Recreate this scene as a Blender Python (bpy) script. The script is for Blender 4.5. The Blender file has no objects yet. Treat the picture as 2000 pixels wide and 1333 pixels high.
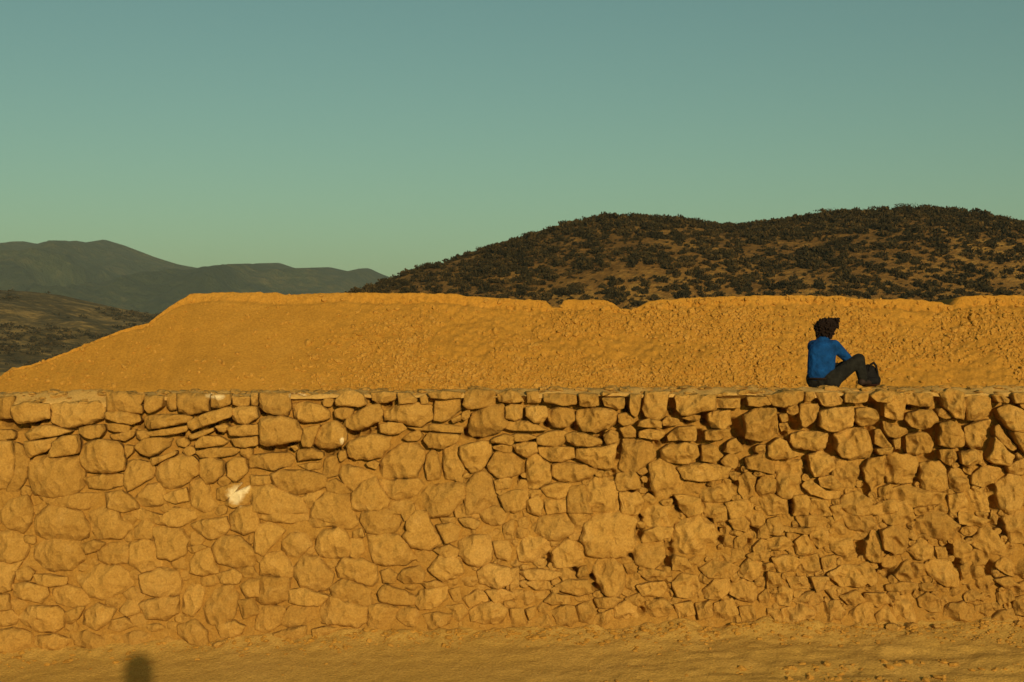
import bpy, math, random
import numpy as np

random.seed(7)
RNG = np.random.default_rng(11)
scene = bpy.context.scene
COL = scene.collection

# ------------------------------------------------------------------ camera
F = 2778.0            # focal length in photograph pixels (50 mm on 36 mm, 2000 px wide)
ZC = 3.48             # eye height above the foot of the wall
cam_data = bpy.data.cameras.new('camera')
cam_data.lens = 50.0
cam_data.sensor_width = 36.0
cam_data.clip_end = 30000.0
cam = bpy.data.objects.new('camera', cam_data)
cam.location = (0, 0, ZC)
cam.rotation_euler = (math.radians(90), 0, 0)
COL.objects.link(cam)
scene.camera = cam

# ------------------------------------------------------------------ light
SUN_AZ = math.radians(14.7)     # sun stands behind the camera, to its right
SUN_EL = math.radians(12.6)
to_sun = np.array([math.sin(SUN_AZ) * math.cos(SUN_EL), -math.cos(SUN_AZ) * math.cos(SUN_EL), math.sin(SUN_EL)])
world = bpy.data.worlds.new('World')
scene.world = world
world.use_nodes = True
wn, wl = world.node_tree.nodes, world.node_tree.links
bg = wn['Background']
sky = wn.new('ShaderNodeTexSky')
sky.sky_type = 'NISHITA'
sky.sun_disc = False
sky.sun_elevation = SUN_EL
sky.sun_rotation = math.pi - SUN_AZ
sky.altitude = 300
sky.air_density = 1.0
sky.dust_density = 1.6
sky.ozone_density = 1.0
tint = wn.new('ShaderNodeMix')
tint.data_type = 'RGBA'
tint.blend_type = 'MULTIPLY'
tint.inputs[0].default_value = 1.0
tint.inputs[7].default_value = (0.655, 0.885, 0.65, 1)
wl.new(sky.outputs[0], tint.inputs[6])
wl.new(tint.outputs[2], bg.inputs[0])
bg.inputs[1].default_value = 0.083
sun_data = bpy.data.lights.new('sun', 'SUN')
sun_data.energy = 4.1
sun_data.angle = math.radians(0.53)
sun_data.color = (1.0, 0.735, 0.42)
sun = bpy.data.objects.new('sun', sun_data)
sun.rotation_euler = (math.radians(90) - SUN_EL, 0, SUN_AZ)
sun.location = (8, -30, 15)
COL.objects.link(sun)
vs = scene.view_settings
vs.view_transform = 'Standard'
vs.look = 'None'
vs.exposure = 0.0
vs.gamma = 1.0
vs.use_curve_mapping = False

# ------------------------------------------------------------------ helpers
def P(px, py, Y):
    return ((px - 1000.0) / F * Y, Y, ZC + (666.5 - py) / F * Y)

def _hash(ix, iy, iz, seed):
    h = (ix * 374761393 + iy * 668265263 + iz * 1274126177 + seed * 974634721) & 0xffffffff
    h = ((h ^ (h >> 13)) * 1103515245) & 0xffffffff
    h = ((h ^ (h >> 16)) * 2654435761) & 0xffffffff
    return ((h ^ (h >> 15)) & 0xffffff) / float(0xffffff)

def vnoise(p, seed=0):
    p = np.asarray(p, float)
    i = np.floor(p).astype(np.int64)
    f = p - i
    f = f * f * f * (f * (f * 6 - 15) + 10)
    r = 0
    for dx in (0, 1):
        wx = f[..., 0] if dx else 1 - f[..., 0]
        for dy in (0, 1):
            wy = f[..., 1] if dy else 1 - f[..., 1]
            for dz in (0, 1):
                wz = f[..., 2] if dz else 1 - f[..., 2]
                r = r + wx * wy * wz * _hash(i[..., 0] + dx, i[..., 1] + dy, i[..., 2] + dz, seed)
    return r * 2 - 1

def fbm(p, octaves=4, seed=0, gain=0.5):
    p = np.asarray(p, float)
    a, t, r = 1.0, 0.0, 0
    for o in range(octaves):
        r = r + a * vnoise(p * (2.03 ** o) + 17.3 * o, seed + o)
        t += a
        a *= gain
    return r / t

def ridged(p, octaves=4, seed=0):
    p = np.asarray(p, float)
    a, t, r = 1.0, 0.0, 0
    for o in range(octaves):
        r = r + a * (1 - np.abs(vnoise(p * (2.03 ** o) + 9.1 * o, seed + o)) * 1.6)
        t += a
        a *= 0.5
    return r / t

def v3(x, y, z):
    x, y, z = np.broadcast_arrays(x, y, z)
    return np.stack([x, y, z], -1).astype(float)

def make_mesh(name, verts, faces, mats, smooth=True):
    """faces: an (m, k) array, or a list of such arrays, or a list of tuples"""
    V = np.ascontiguousarray(np.asarray(verts, np.float32).reshape(-1, 3))
    if isinstance(faces, np.ndarray):
        faces = [faces]
    elif len(faces) and not isinstance(faces[0], np.ndarray):
        by = {}
        for f in faces:
            by.setdefault(len(f), []).append(f)
        faces = [np.array(v) for v in by.values()]
    me = bpy.data.meshes.new(name)
    lv = np.concatenate([f.ravel() for f in faces]).astype(np.int32)
    tot = np.concatenate([np.full(len(f), f.shape[1]) for f in faces])
    start = np.concatenate([[0], np.cumsum(tot)[:-1]]).astype(np.int32)
    me.vertices.add(len(V)); me.vertices.foreach_set('co', V.ravel())
    me.loops.add(len(lv)); me.loops.foreach_set('vertex_index', lv)
    me.polygons.add(len(tot)); me.polygons.foreach_set('loop_start', start)
    me.polygons.foreach_set('use_smooth', np.full(len(tot), bool(smooth)))
    me.update(calc_edges=True)
    for m in (mats if isinstance(mats, (list, tuple)) else [mats]):
        me.materials.append(m)
    return me

def link(name, me, parent=None, loc=(0, 0, 0), label=None, category=None, group=None, kind=None):
    o = bpy.data.objects.new(name, me)
    COL.objects.link(o)
    o.location = loc
    if parent is not None:
        o.parent = parent
    for k, v in (('label', label), ('category', category), ('group', group), ('kind', kind)):
        if v:
            o[k] = v
    return o

def grid_mesh(name, V, mat, smooth=True):
    """V: (rows, cols, 3) array -> quad grid"""
    r, c = V.shape[:2]
    idx = np.arange(r * c).reshape(r, c)
    q = np.stack([idx[:-1, :-1], idx[:-1, 1:], idx[1:, 1:], idx[1:, :-1]], -1).reshape(-1, 4)
    return make_mesh(name, V.reshape(-1, 3), q, mat, smooth)

class Soup:
    def __init__(self):
        self.v, self.f, self.n = [], {}, 0
    def add(self, V, Fc):
        V = np.asarray(V, float).reshape(-1, 3)
        if isinstance(Fc, np.ndarray):
            Fc = [Fc]
        elif not isinstance(Fc[0], np.ndarray):
            by = {}
            for f in Fc:
                by.setdefault(len(f), []).append(f)
            Fc = [np.array(v) for v in by.values()]
        for f in Fc:
            self.f.setdefault(f.shape[1], []).append(f + self.n)
        self.v.append(V)
        self.n += len(V)
    def mesh(self, name, mat, smooth=True):
        return make_mesh(name, np.concatenate(self.v), [np.concatenate(f) for f in self.f.values()], mat, smooth)

def by_size(Fc):
    by = {}
    for f in Fc:
        by.setdefault(len(f), []).append(f)
    return [np.array(v) for v in by.values()]

# ------------------------------------------------------------------ materials
def new_mat(name, rough=0.95):
    m = bpy.data.materials.new(name)
    m.use_nodes = True
    b = m.node_tree.nodes['Principled BSDF']
    b.inputs['Roughness'].default_value = rough
    b.inputs['Specular IOR Level'].default_value = 0.15
    return m, m.node_tree.nodes, m.node_tree.links, b

def noise_node(nd, lk, vec, scale, detail=4, rough=0.55):
    n = nd.new('ShaderNodeTexNoise')
    n.inputs['Scale'].default_value = scale
    n.inputs['Detail'].default_value = detail
    n.inputs['Roughness'].default_value = rough
    lk.new(vec, n.inputs['Vector'])
    return n.outputs['Fac']

def ramp(nd, lk, fac, stops):
    r = nd.new('ShaderNodeValToRGB')
    el = r.color_ramp.elements
    while len(el) < len(stops):
        el.new(0.5)
    for e, (p, c) in zip(el, stops):
        e.position = p
        e.color = (*c, 1)
    lk.new(fac, r.inputs[0])
    return r.outputs[0]

def mixc(nd, lk, fac, a, b, mode='MIX'):
    m = nd.new('ShaderNodeMix')
    m.data_type = 'RGBA'
    m.blend_type = mode
    if isinstance(fac, float):
        m.inputs[0].default_value = fac
    else:
        lk.new(fac, m.inputs[0])
    for s, i in ((a, 6), (b, 7)):
        if isinstance(s, tuple):
            m.inputs[i].default_value = (*s, 1)
        else:
            lk.new(s, m.inputs[i])
    return m.outputs[2]

def bump(nd, lk, b, hgt, dist, strength=1.0, prev=None):
    n = nd.new('ShaderNodeBump')
    n.inputs['Distance'].default_value = dist
    n.inputs['Strength'].default_value = strength
    lk.new(hgt, n.inputs['Height'])
    if prev is not None:
        lk.new(prev, n.inputs['Normal'])
    lk.new(n.outputs[0], b.inputs['Normal'])
    return n.outputs[0]

def earth_mat(name, c0, c1, c2, big=0.7, mid=6.0, fine=45.0, bd=0.012, bf=0.004, spots=None, chip=0.0, tone=0.0):
    m, nd, lk, b = new_mat(name)
    geo = nd.new('ShaderNodeNewGeometry')
    pos = geo.outputs['Position']
    n1 = noise_node(nd, lk, pos, big, 5)
    n2 = noise_node(nd, lk, pos, mid, 6, 0.6)
    n3 = noise_node(nd, lk, pos, fine, 4, 0.6)
    col = ramp(nd, lk, n1, [(0.3, c0), (0.5, c1), (0.72, c2)])
    col = mixc(nd, lk, 0.55, col, ramp(nd, lk, n2, [(0.3, c0), (0.55, c1), (0.75, c2)]))
    g = ramp(nd, lk, n3, [(0.25, (0.72, 0.70, 0.66)), (0.75, (1.14, 1.14, 1.14))])
    col = mixc(nd, lk, 1.0, col, g, 'MULTIPLY')
    if spots:
        for (sx, sy, sz, rad, sc) in spots:      # pale lime marks left on the stone, plus one painted edge highlight
            vm = nd.new('ShaderNodeVectorMath'); vm.operation = 'SUBTRACT'
            vm.inputs[1].default_value = (sx, sy, sz)
            lk.new(pos, vm.inputs[0])
            vs2 = nd.new('ShaderNodeVectorMath'); vs2.operation = 'MULTIPLY'
            vs2.inputs[1].default_value = sc
            lk.new(vm.outputs[0], vs2.inputs[0])
            ln = nd.new('ShaderNodeVectorMath'); ln.operation = 'LENGTH'
            lk.new(vs2.outputs[0], ln.inputs[0])
            ad = nd.new('ShaderNodeMath'); ad.operation = 'MULTIPLY_ADD'
            lk.new(n2, ad.inputs[0]); ad.inputs[1].default_value = 0.30; lk.new(ln.outputs['Value'], ad.inputs[2])
            mr = nd.new('ShaderNodeMapRange')
            mr.inputs['From Min'].default_value = rad + 0.15
            mr.inputs['From Max'].default_value = rad * 0.55 + 0.14
            lk.new(ad.outputs[0], mr.inputs['Value'])
            col = mixc(nd, lk, mr.outputs[0], col, (0.74, 0.60, 0.34))
    if tone:
        oi = nd.new('ShaderNodeObjectInfo')
        col = mixc(nd, lk, 1.0, col, ramp(nd, lk, oi.outputs['Random'], [(0.0, (1 - tone, 1 - tone * 1.1, 1 - tone * 1.3)), (1.0, (1 + tone * 0.6, 1 + tone * 0.7, 1 + tone * 0.9))]), 'MULTIPLY')
    lk.new(col, b.inputs['Base Color'])
    p = bump(nd, lk, b, n2, bd, 0.7)
    if chip:
        wv = nd.new('ShaderNodeVectorMath'); wv.operation = 'MULTIPLY_ADD'
        lk.new(pos, wv.inputs[0]); wv.inputs[1].default_value = (1.25, 1.0, 0.85)
        nw = nd.new('ShaderNodeTexNoise'); nw.inputs['Scale'].default_value = 5.0
        lk.new(pos, nw.inputs['Vector'])
        sc_ = nd.new('ShaderNodeVectorMath'); sc_.operation = 'SCALE'; sc_.inputs['Scale'].default_value = 0.10
        lk.new(nw.outputs['Color'], sc_.inputs[0]); lk.new(sc_.outputs[0], wv.inputs[2])
        vo = nd.new('ShaderNodeTexVoronoi'); vo.inputs['Scale'].default_value = 8.0
        lk.new(wv.outputs[0], vo.inputs['Vector'])
        p = bump(nd, lk, b, vo.outputs['Distance'], chip, 0.8, p)
    bump(nd, lk, b, n3, bf, 0.8, p)
    return m

def wall_px(px, py):
    x, y, z = P(px, py, 16.8)
    return x, z
_sp = []
for (px, py, r, sc) in ((462, 968, 0.13, (1.2, 0.25, 1.1)), (482, 953, 0.08, (1.3, 0.25, 1.1)), (669, 860, 0.05, (1.8, 0.25, 0.7)), (420, 775, 0.10, (0.7, 0.1, 2.6)), (582, 774, 0.09, (0.7, 0.1, 2.2))):  # third mark is an edge highlight painted into the stone colour, the rest lime
    sx, sz = wall_px(px, py)
    _sp.append((sx, 16.75, sz, r, sc))
M_STONE = earth_mat('wall_stone', (0.36, 0.195, 0.040), (0.44, 0.250, 0.056), (0.53, 0.320, 0.092), spots=_sp, bd=0.03, bf=0.010, chip=0.05, tone=0.14)
M_MORTAR = earth_mat('wall_mortar', (0.315, 0.166, 0.031), (0.37, 0.202, 0.040), (0.42, 0.236, 0.053), mid=9.0, bd=0.03, bf=0.012)
M_CAP = earth_mat('wall_cap_dust', (0.44, 0.265, 0.070), (0.50, 0.310, 0.090), (0.56, 0.355, 0.115), mid=5.0, bd=0.015)
M_GROUND = earth_mat('dirt_ground', (0.46, 0.280, 0.060), (0.52, 0.320, 0.075), (0.57, 0.355, 0.095), big=0.5, mid=5.0, fine=38, bd=0.04, bf=0.016)
M_MOUND = earth_mat('mound_earth', (0.38, 0.190, 0.026), (0.43, 0.220, 0.032), (0.47, 0.250, 0.044), big=0.25, mid=2.5, fine=22, bd=0.03, bf=0.012)
M_RUBBLE = earth_mat('mound_rubble', (0.38, 0.192, 0.028), (0.44, 0.235, 0.040), (0.51, 0.285, 0.065), big=1.5, mid=8, fine=40)

def simple_mat(name, col, rough=0.9, var=0.25, scale=30.0, bumpd=0.0):
    m, nd, lk, b = new_mat(name, rough)
    tc = nd.new('ShaderNodeTexCoord')
    n = noise_node(nd, lk, tc.outputs['Object'], scale, 4)
    lo = tuple(c * (1 - var) for c in col)
    hi = tuple(c * (1 + var) for c in col)
    lk.new(ramp(nd, lk, n, [(0.3, lo), (0.7, hi)]), b.inputs['Base Color'])
    if bumpd:
        bump(nd, lk, b, n, bumpd)
    return m

def hill_mat(name, stops, scales, bd):
    m, nd, lk, b = new_mat(name)
    geo = nd.new('ShaderNodeNewGeometry')
    pos = geo.outputs['Position']
    a = noise_node(nd, lk, pos, scales[0], 5, 0.6)
    c = noise_node(nd, lk, pos, scales[1], 6, 0.65)
    mx = nd.new('ShaderNodeMath'); mx.operation = 'ADD'
    lk.new(a, mx.inputs[0]); lk.new(c, mx.inputs[1])
    hf = nd.new('ShaderNodeMath'); hf.operation = 'MULTIPLY'; hf.inputs[1].default_value = 0.5
    lk.new(mx.outputs[0], hf.inputs[0])
    lk.new(ramp(nd, lk, hf.outputs[0], stops), b.inputs['Base Color'])
    bump(nd, lk, b, c, bd, 0.8)
    return m
M_HILL = hill_mat('dry_grass_hill', [(0.33, (0.10, 0.053, 0.014)), (0.5, (0.21, 0.112, 0.026)), (0.66, (0.36, 0.21, 0.048))], (0.06, 0.5), 2.0)
M_MIDHILL = hill_mat('scrub_hill', [(0.38, (0.055, 0.046, 0.018)), (0.5, (0.12, 0.085, 0.028)), (0.60, (0.32, 0.21, 0.065))], (0.03, 0.16), 4.0)
M_FAR = hill_mat('far_mountain_scrub', [(0.40, (0.026, 0.034, 0.014)), (0.52, (0.044, 0.052, 0.020)), (0.66, (0.12, 0.100, 0.034))], (0.005, 0.035), 25.0)
M_LEAF = hill_mat('shrub_leaves', [(0.36, (0.014, 0.012, 0.005)), (0.50, (0.032, 0.025, 0.009)), (0.64, (0.105, 0.064, 0.018))], (0.25, 0.8), 0.0)

# ------------------------------------------------------------------ ground
YW = 16.80           # plane of the wall face
K = F / YW           # pixels per metre there
def foot_py(px):
    return np.interp(px, [-600, 0, 200, 420, 600, 1000, 1500, 2000, 2600], [1298, 1280, 1270, 1256, 1247, 1238, 1226, 1222, 1214])
def smooth01(t):
    t = np.clip(t, 0, 1)
    return t * t * (3 - 2 * t)
def ground_z(x, y):
    x, y = np.broadcast_arrays(np.asarray(x, float), np.asarray(y, float))
    px = np.clip(x * K + 1000, -600, 2600)
    zf = ZC + (666.5 - foot_py(px)) / K
    z = zf - 0.24 * np.clip(YW - y, 0, 4.5)
    # bank of dust against the foot of the wall
    z = z + 0.13 * np.exp(-np.clip(YW - y, 0, 50) / 0.22) * (0.55 + 0.6 * fbm(v3(x * 1.6, y * 1.5, 0), 3, 3)) + 0.05 * np.exp(-np.clip(YW - y, 0, 50) / 0.3) * fbm(v3(x * 7, y * 7, 0), 3, 4)
    # wheel ruts and scuffing, mostly on the right
    right = smooth01((x + 1.0) / 4.0)
    s = y - 0.045 * x
    rut = vnoise(v3(x * 0.35, s * 5.5, 1.0), 21) * 0.5 + vnoise(v3(x * 0.9, s * 12.0, 4.0), 22) * 0.32
    near = np.exp(-np.clip(np.abs(y - 15.5) - 1.3, 0, 50))
    z = z + near * rut * (0.004 + 0.018 * right)
    z = z + near * (fbm(v3(x * 3.0, y * 4.0, 0), 5, 31, 0.62) * (0.012 + 0.040 * right))
    z = z + fbm(v3(x * 0.15, y * 0.15, 0), 2, 33) * 0.05
    # the bank the photographer stands on
    up = smooth01((11.0 - y) / 10.0)
    z = z * (1 - up) + (ZC - 1.66) * up
    # made ground behind the wall, then the land falls away
    back = smooth01((y - 17.2) / 0.3)
    z = z * (1 - back) + (ZC - 1.12) * back
    fall = smooth01((y - 48) / 320.0)
    z = z * (1 - fall) - 46.0 * fall
    return z
xs = np.concatenate([[-9000, -4000, -1500, -600, -250, -120, -60, -30, -18, -12], np.arange(-9, 9.01, 0.045), [12, 18, 30, 60, 120, 250, 600, 1500, 4000, 9000]])
ys = np.concatenate([[-3000, -1000, -300, -100, -40, -20, -10], np.arange(-6, 13.6, 0.6), np.arange(13.9, 17.0, 0.032), [17.1, 17.2, 17.3, 17.4, 17.5, 17.6, 18, 19, 20, 22, 25, 28, 32, 36, 40, 45, 50, 60, 80, 110, 150, 200, 260, 330, 400, 700, 1500, 4000, 9000]])
X, Y = np.meshgrid(xs, ys)
Z = ground_z(X, Y)
link('ground', grid_mesh('ground', v3(X, Y, Z), M_GROUND), kind='structure')

# ------------------------------------------------------------------ the mound of earth behind the wall
SIL = [(-700, 990), (-300, 850), (-120, 790), (-30, 748), (0, 735), (25, 719), (60, 714), (100, 700), (180, 668), (240, 645), (290, 631), (315, 612), (333, 599), (345, 590), (372, 575), (440, 571), (540, 572), (556, 577), (600, 574), (700, 572), (880, 574), (912, 579), (1000, 584), (1066, 588), (1080, 600), (1092, 601), (1102, 586), (1188, 587), (1203, 598), (1215, 605), (1243, 602), (1266, 588), (1330, 583), (1450, 579), (1560, 577), (1640, 579), (1660, 583), (1690, 585), (1780, 584), (1830, 590), (1860, 597), (1876, 580), (1930, 577), (2000, 577), (2200, 574), (2700, 570)]
sil_x = np.array([s[0] for s in SIL], float); sil_y = np.array([s[1] for s in SIL], float)
YR = 32.0
FOOTZ = ZC - 1.25
SLOPE = 0.80          # fall of the face, metres per metre
def mound_columns():
    px = np.concatenate([np.arange(-700, -60, 12), np.arange(-60, 2080, 2.2), np.arange(2090, 2700, 12)])
    py = np.interp(px, sil_x, sil_y)
    py = py + vnoise(v3(px / 11.0, 0, 0), 5) * 1.1 + vnoise(v3(px / 5.0, 0, 0), 6) * 0.7
    top = ZC + (666.5 - 574) / F * YR
    # crest points: the level rim stands at YR; where it drops on the left the crest follows the hip of the face
    s = (666.5 - py) / F
    yr = np.full_like(px, YR)
    left = px < 372
    # on the hip: z = top - SLOPE*(YR - y) and z - ZC = s*y
    yh = (top - ZC - SLOPE * YR) / (s - SLOPE)
    yr = np.where(left, np.clip(yh, 24.0, YR), yr)
    x = (px - 1000) / F * yr
    z = ZC + s * yr
    # the face follows the rim without its notches; only the lip is broken by them
    zs = np.interp(px, sil_x, sil_y)
    zs = ZC + (666.5 - zs) / F * yr
    for _ in range(3):
        zs = np.convolve(np.pad(zs, 14, 'edge'), np.ones(29) / 29, 'same')[14:-14]
    zs = zs + 0.03
    bl = smooth01((px - 300) / 160.0)
    zs = (1 - bl) * (ZC + (666.5 - np.interp(px, sil_x, sil_y)) / F * yr) + bl * zs
    return px, py, x, yr, z, zs
px, py, mx, my, mz, mzs = mound_columns()
rows_f = 74
t = np.linspace(0, 1, rows_f)
# front face: from the foot (t=0) to just under the rim, the last part is the steeper lip of crust
Xf = np.repeat(mx[None, :], rows_f, 0)
foot_z = np.minimum(FOOTZ, mzs - 0.15)
lip_h = 0.06 + smooth01((px - 250) / 200.0) * (0.20 + 0.05 * vnoise(v3(px / 60.0, 2, 0), 8))
tl = 0.90
hz = np.where(t[:, None] < tl, foot_z + (mzs - lip_h - foot_z) * (t[:, None] / tl), mzs - lip_h + (mz - mzs + lip_h) * ((t[:, None] - tl) / (1 - tl)))
run_face = (mzs - lip_h - foot_z) / SLOPE
ledge = 0.10
hy = np.where(t[:, None] < tl, my - lip_h * 0.35 - ledge - run_face * (1 - t[:, None] / tl), my - lip_h * 0.35 * (1 - (t[:, None] - tl) / (1 - tl)))
rough_right = smooth01((px - 520) / 420.0)[None, :]
band = smooth01((t[:, None] - tl + 0.02) / 0.03)
n1 = fbm(v3(Xf * 0.5, hy * 0.5, hz * 0.5), 3, 41)
n2 = fbm(v3(Xf * 3.0, hy * 2.2, hz * 3.0), 4, 42)
n3 = fbm(v3(Xf * 10.0, hy * 10, hz * 10.0), 3, 43, 0.6)
edge = np.clip((1 - t[:, None]) * 12, 0, 1)
disp = n1 * 0.12 + n2 * (0.010 + 0.045 * rough_right) + n3 * (0.005 + 0.050 * rough_right + 0.05 * band)
hy = hy - disp * 0.75 * (0.3 + 0.7 * edge)
hz = hz + disp * 0.6 * edge
Vf = v3(Xf, hy, hz)
rows_b = 14
tb = np.linspace(0, 1, rows_b + 1)[1:]
Yb = my[None, :] + 22.0 * tb[:, None] ** 1.4
Zb = mz[None, :] + 0.004 * 0 - 0.02 * tb[:, None] - np.where(px[None, :] < 372, 1.2, 0.25) * tb[:, None] - 6.0 * smooth01((tb[:, None] - 0.55) / 0.45)
Vb = v3(np.repeat(mx[None, :], rows_b, 0), Yb, Zb)
V = np.concatenate([Vf, Vb], 0)
mound = link('mound', grid_mesh('mound', V, M_MOUND), kind='structure')

def rock_template(seed, flat=0.75):
    g = (1 + 5 ** 0.5) / 2
    v = np.array([(-1, g, 0), (1, g, 0), (-1, -g, 0), (1, -g, 0), (0, -1, g), (0, 1, g), (0, -1, -g), (0, 1, -g), (g, 0, -1), (g, 0, 1), (-g, 0, -1), (-g, 0, 1)], float)
    v /= np.linalg.norm(v[0])
    f = [(0, 11, 5), (0, 5, 1), (0, 1, 7), (0, 7, 10), (0, 10, 11), (1, 5, 9), (5, 11, 4), (11, 10, 2), (10, 7, 6), (7, 1, 8), (3, 9, 4), (3, 4, 2), (3, 2, 6), (3, 6, 8), (3, 8, 9), (4, 9, 5), (2, 4, 11), (6, 2, 10), (8, 6, 7), (9, 8, 1)]
    r = np.random.default_rng(seed)
    v = v * (1 + r.uniform(-0.28, 0.28, (12, 1))) * np.array([1.15, 0.95, flat])
    return v, np.array(f)
ROCKS = [rock_template(s) for s in range(9)]
def rotz(a):
    c, s = math.cos(a), math.sin(a)
    return np.array([[c, -s, 0], [s, c, 0], [0, 0, 1]])
def rot_any(r):
    q = r.normal(size=4); q /= np.linalg.norm(q)
    w, x, y, z = q
    return np.array([[1 - 2 * (y * y + z * z), 2 * (x * y - z * w), 2 * (x * z + y * w)], [2 * (x * y + z * w), 1 - 2 * (x * x + z * z), 2 * (y * z - x * w)], [2 * (x * z - y * w), 2 * (y * z + x * w), 1 - 2 * (x * x + y * y)]])

# rubble lying on the face of the mound
rub = Soup()
CL = 0.55 + 0.8 * vnoise(v3(Vf[..., 0] * 0.8, Vf[..., 2] * 1.5, 0), 51)
nf_rows, nf_cols = Vf.shape[:2]
placed = 0
while placed < 12000:
    c = RNG.integers(0, nf_cols); r = RNG.integers(0, nf_rows - 1)
    p = px[c]
    if p < -80 or p > 2120:
        continue
    tt = t[r]
    dens = float(smooth01((p - 420 - 260 * tt) / 420.0))
    clump = CL[r, c]
    if tt > 0.86:
        clump *= 0.35
    if RNG.random() > max(0.03, dens * clump):
        continue
    sz = 0.024 + 0.042 * RNG.random() ** 2.2
    if RNG.random() < 0.02:
        sz *= 1.7
    tv, tf = ROCKS[RNG.integers(0, 9)]
    pos = Vf[r, c] + np.array([RNG.uniform(-.03, .03), sz * 0.08, RNG.uniform(-.015, .015) - sz * 0.05])
    rub.add((tv * sz) @ rot_any(RNG).T + pos, tf)
    placed += 1
link('rubble', rub.mesh('rubble', M_RUBBLE, False), label='small broken stones scattered over the face of the earth mound', category='rubble', kind='stuff')

# ------------------------------------------------------------------ stone wall
# outlines of the stones, in tenths of an enlarged view; each block: origin x, origin y, enlargement
T = []
def block(ox, oy, sc, txt):
    for ln in txt.strip().splitlines():
        a = [float(v) for v in ln.replace(',', ' ').split()]
        if len(a) < 6:
            continue
        T.append(np.array(a).reshape(-1, 2) * 10.0 / sc + np.array([ox, oy]))
block(0, 740, 4.0, '''
-3,15 9,14 9,31 4,32 -3,32
9,22 20,18 38,20 39,31 28,34 14,36 9,32
39,20 50,18 75,18 82,23 80,31 72,35 62,37 53,39 45,37 40,33
83,26 95,25 108,28 111,33 104,36 92,34 84,31
83,14 95,13 100,17 111,22 111,27 96,26 83,25
97,15 108,15 113,17 110,20 103,21 99,19
113,15 122,13 128,16 127,22 122,25 116,27 113,24
129,18 135,16 138,19 137,24 132,25 129,22
138,18 148,15 160,17 164,21 163,25 155,27 147,28 140,26
165,16 175,14 181,17 180,20 171,23 165,22
182,16 192,14 195,17 194,21 187,22 182,20
196,15 202,16 201,21 196,21
112,30 122,28 145,28 149,31 146,34 130,38 116,40 112,36
148,33 158,28 178,22 182,25 181,30 170,34 158,38 150,41 147,38
182,24 190,21 201,22 202,30 194,35 186,35 182,31
113,42 130,39 145,37 146,41 135,44 118,45
146,45 155,41 167,38 167,41 158,45 149,48
168,37 176,35 179,37 176,42 171,41
177,38 188,36 202,36 202,44 190,45 180,44
62,38 72,36 80,36 82,40 79,45 73,47 66,45 62,42
83,35 92,35 101,37 100,42 90,42 84,40
84,44 92,43 102,40 106,39 104,45 97,49 88,48
-3,40 8,40 11,43 10,47 4,48 -3,48
20,43 32,36 42,37 50,39 56,41 48,44 36,46 24,48
20,49 38,47 44,46 42,53 36,57 28,60 23,62 20,56
42,50 50,45 61,44 62,52 61,58 52,60 40,61 40,57
-3,50 8,50 11,60 10,75 4,85 -3,86
11,52 18,54 22,64 20,76 13,88 5,92 3,88 10,78 12,66
62,62 66,52 75,48 90,49 95,53 97,63 96,71 88,73 80,74 68,72 64,68
104,54 112,47 125,46 133,47 131,53 122,60 116,62 108,59
97,52 104,53 103,58 99,62 97,58
136,48 143,46 147,51 144,54 138,53
152,50 158,45 170,45 178,49 174,52 160,54 153,54
180,47 190,46 201,45 201,52 192,54 184,53
152,57 165,54 184,54 187,56 182,60 168,62 156,62
117,62 127,60 137,56 138,59 128,64 120,68
22,66 30,62 45,62 61,62 64,68 63,84 56,90 40,92 27,90 23,80
99,66 108,63 117,66 120,72 118,77 108,83 100,88 97,80
122,70 130,64 142,60 150,62 155,66 154,74 148,79 140,84 133,87 126,84 123,77
156,64 166,62 174,65 174,74 168,80 161,82 157,76
177,66 184,62 191,63 193,72 189,77 184,80 178,76
66,78 80,75 94,75 96,83 84,86 70,85
30,92 45,92 62,90 75,90 82,92 76,98 66,102 56,101 40,100
128,92 136,88 145,86 147,95 138,97 130,95
148,82 157,79 162,84 164,92 170,100 160,104 150,98
170,86 182,82 188,82 182,90 176,95 170,94
176,98 182,90 195,84 199,90 192,98 182,101
104,95 115,84 125,82 128,90 130,97 120,100 110,100
82,90 95,88 104,94 108,101 95,104 84,100
''')
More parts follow.
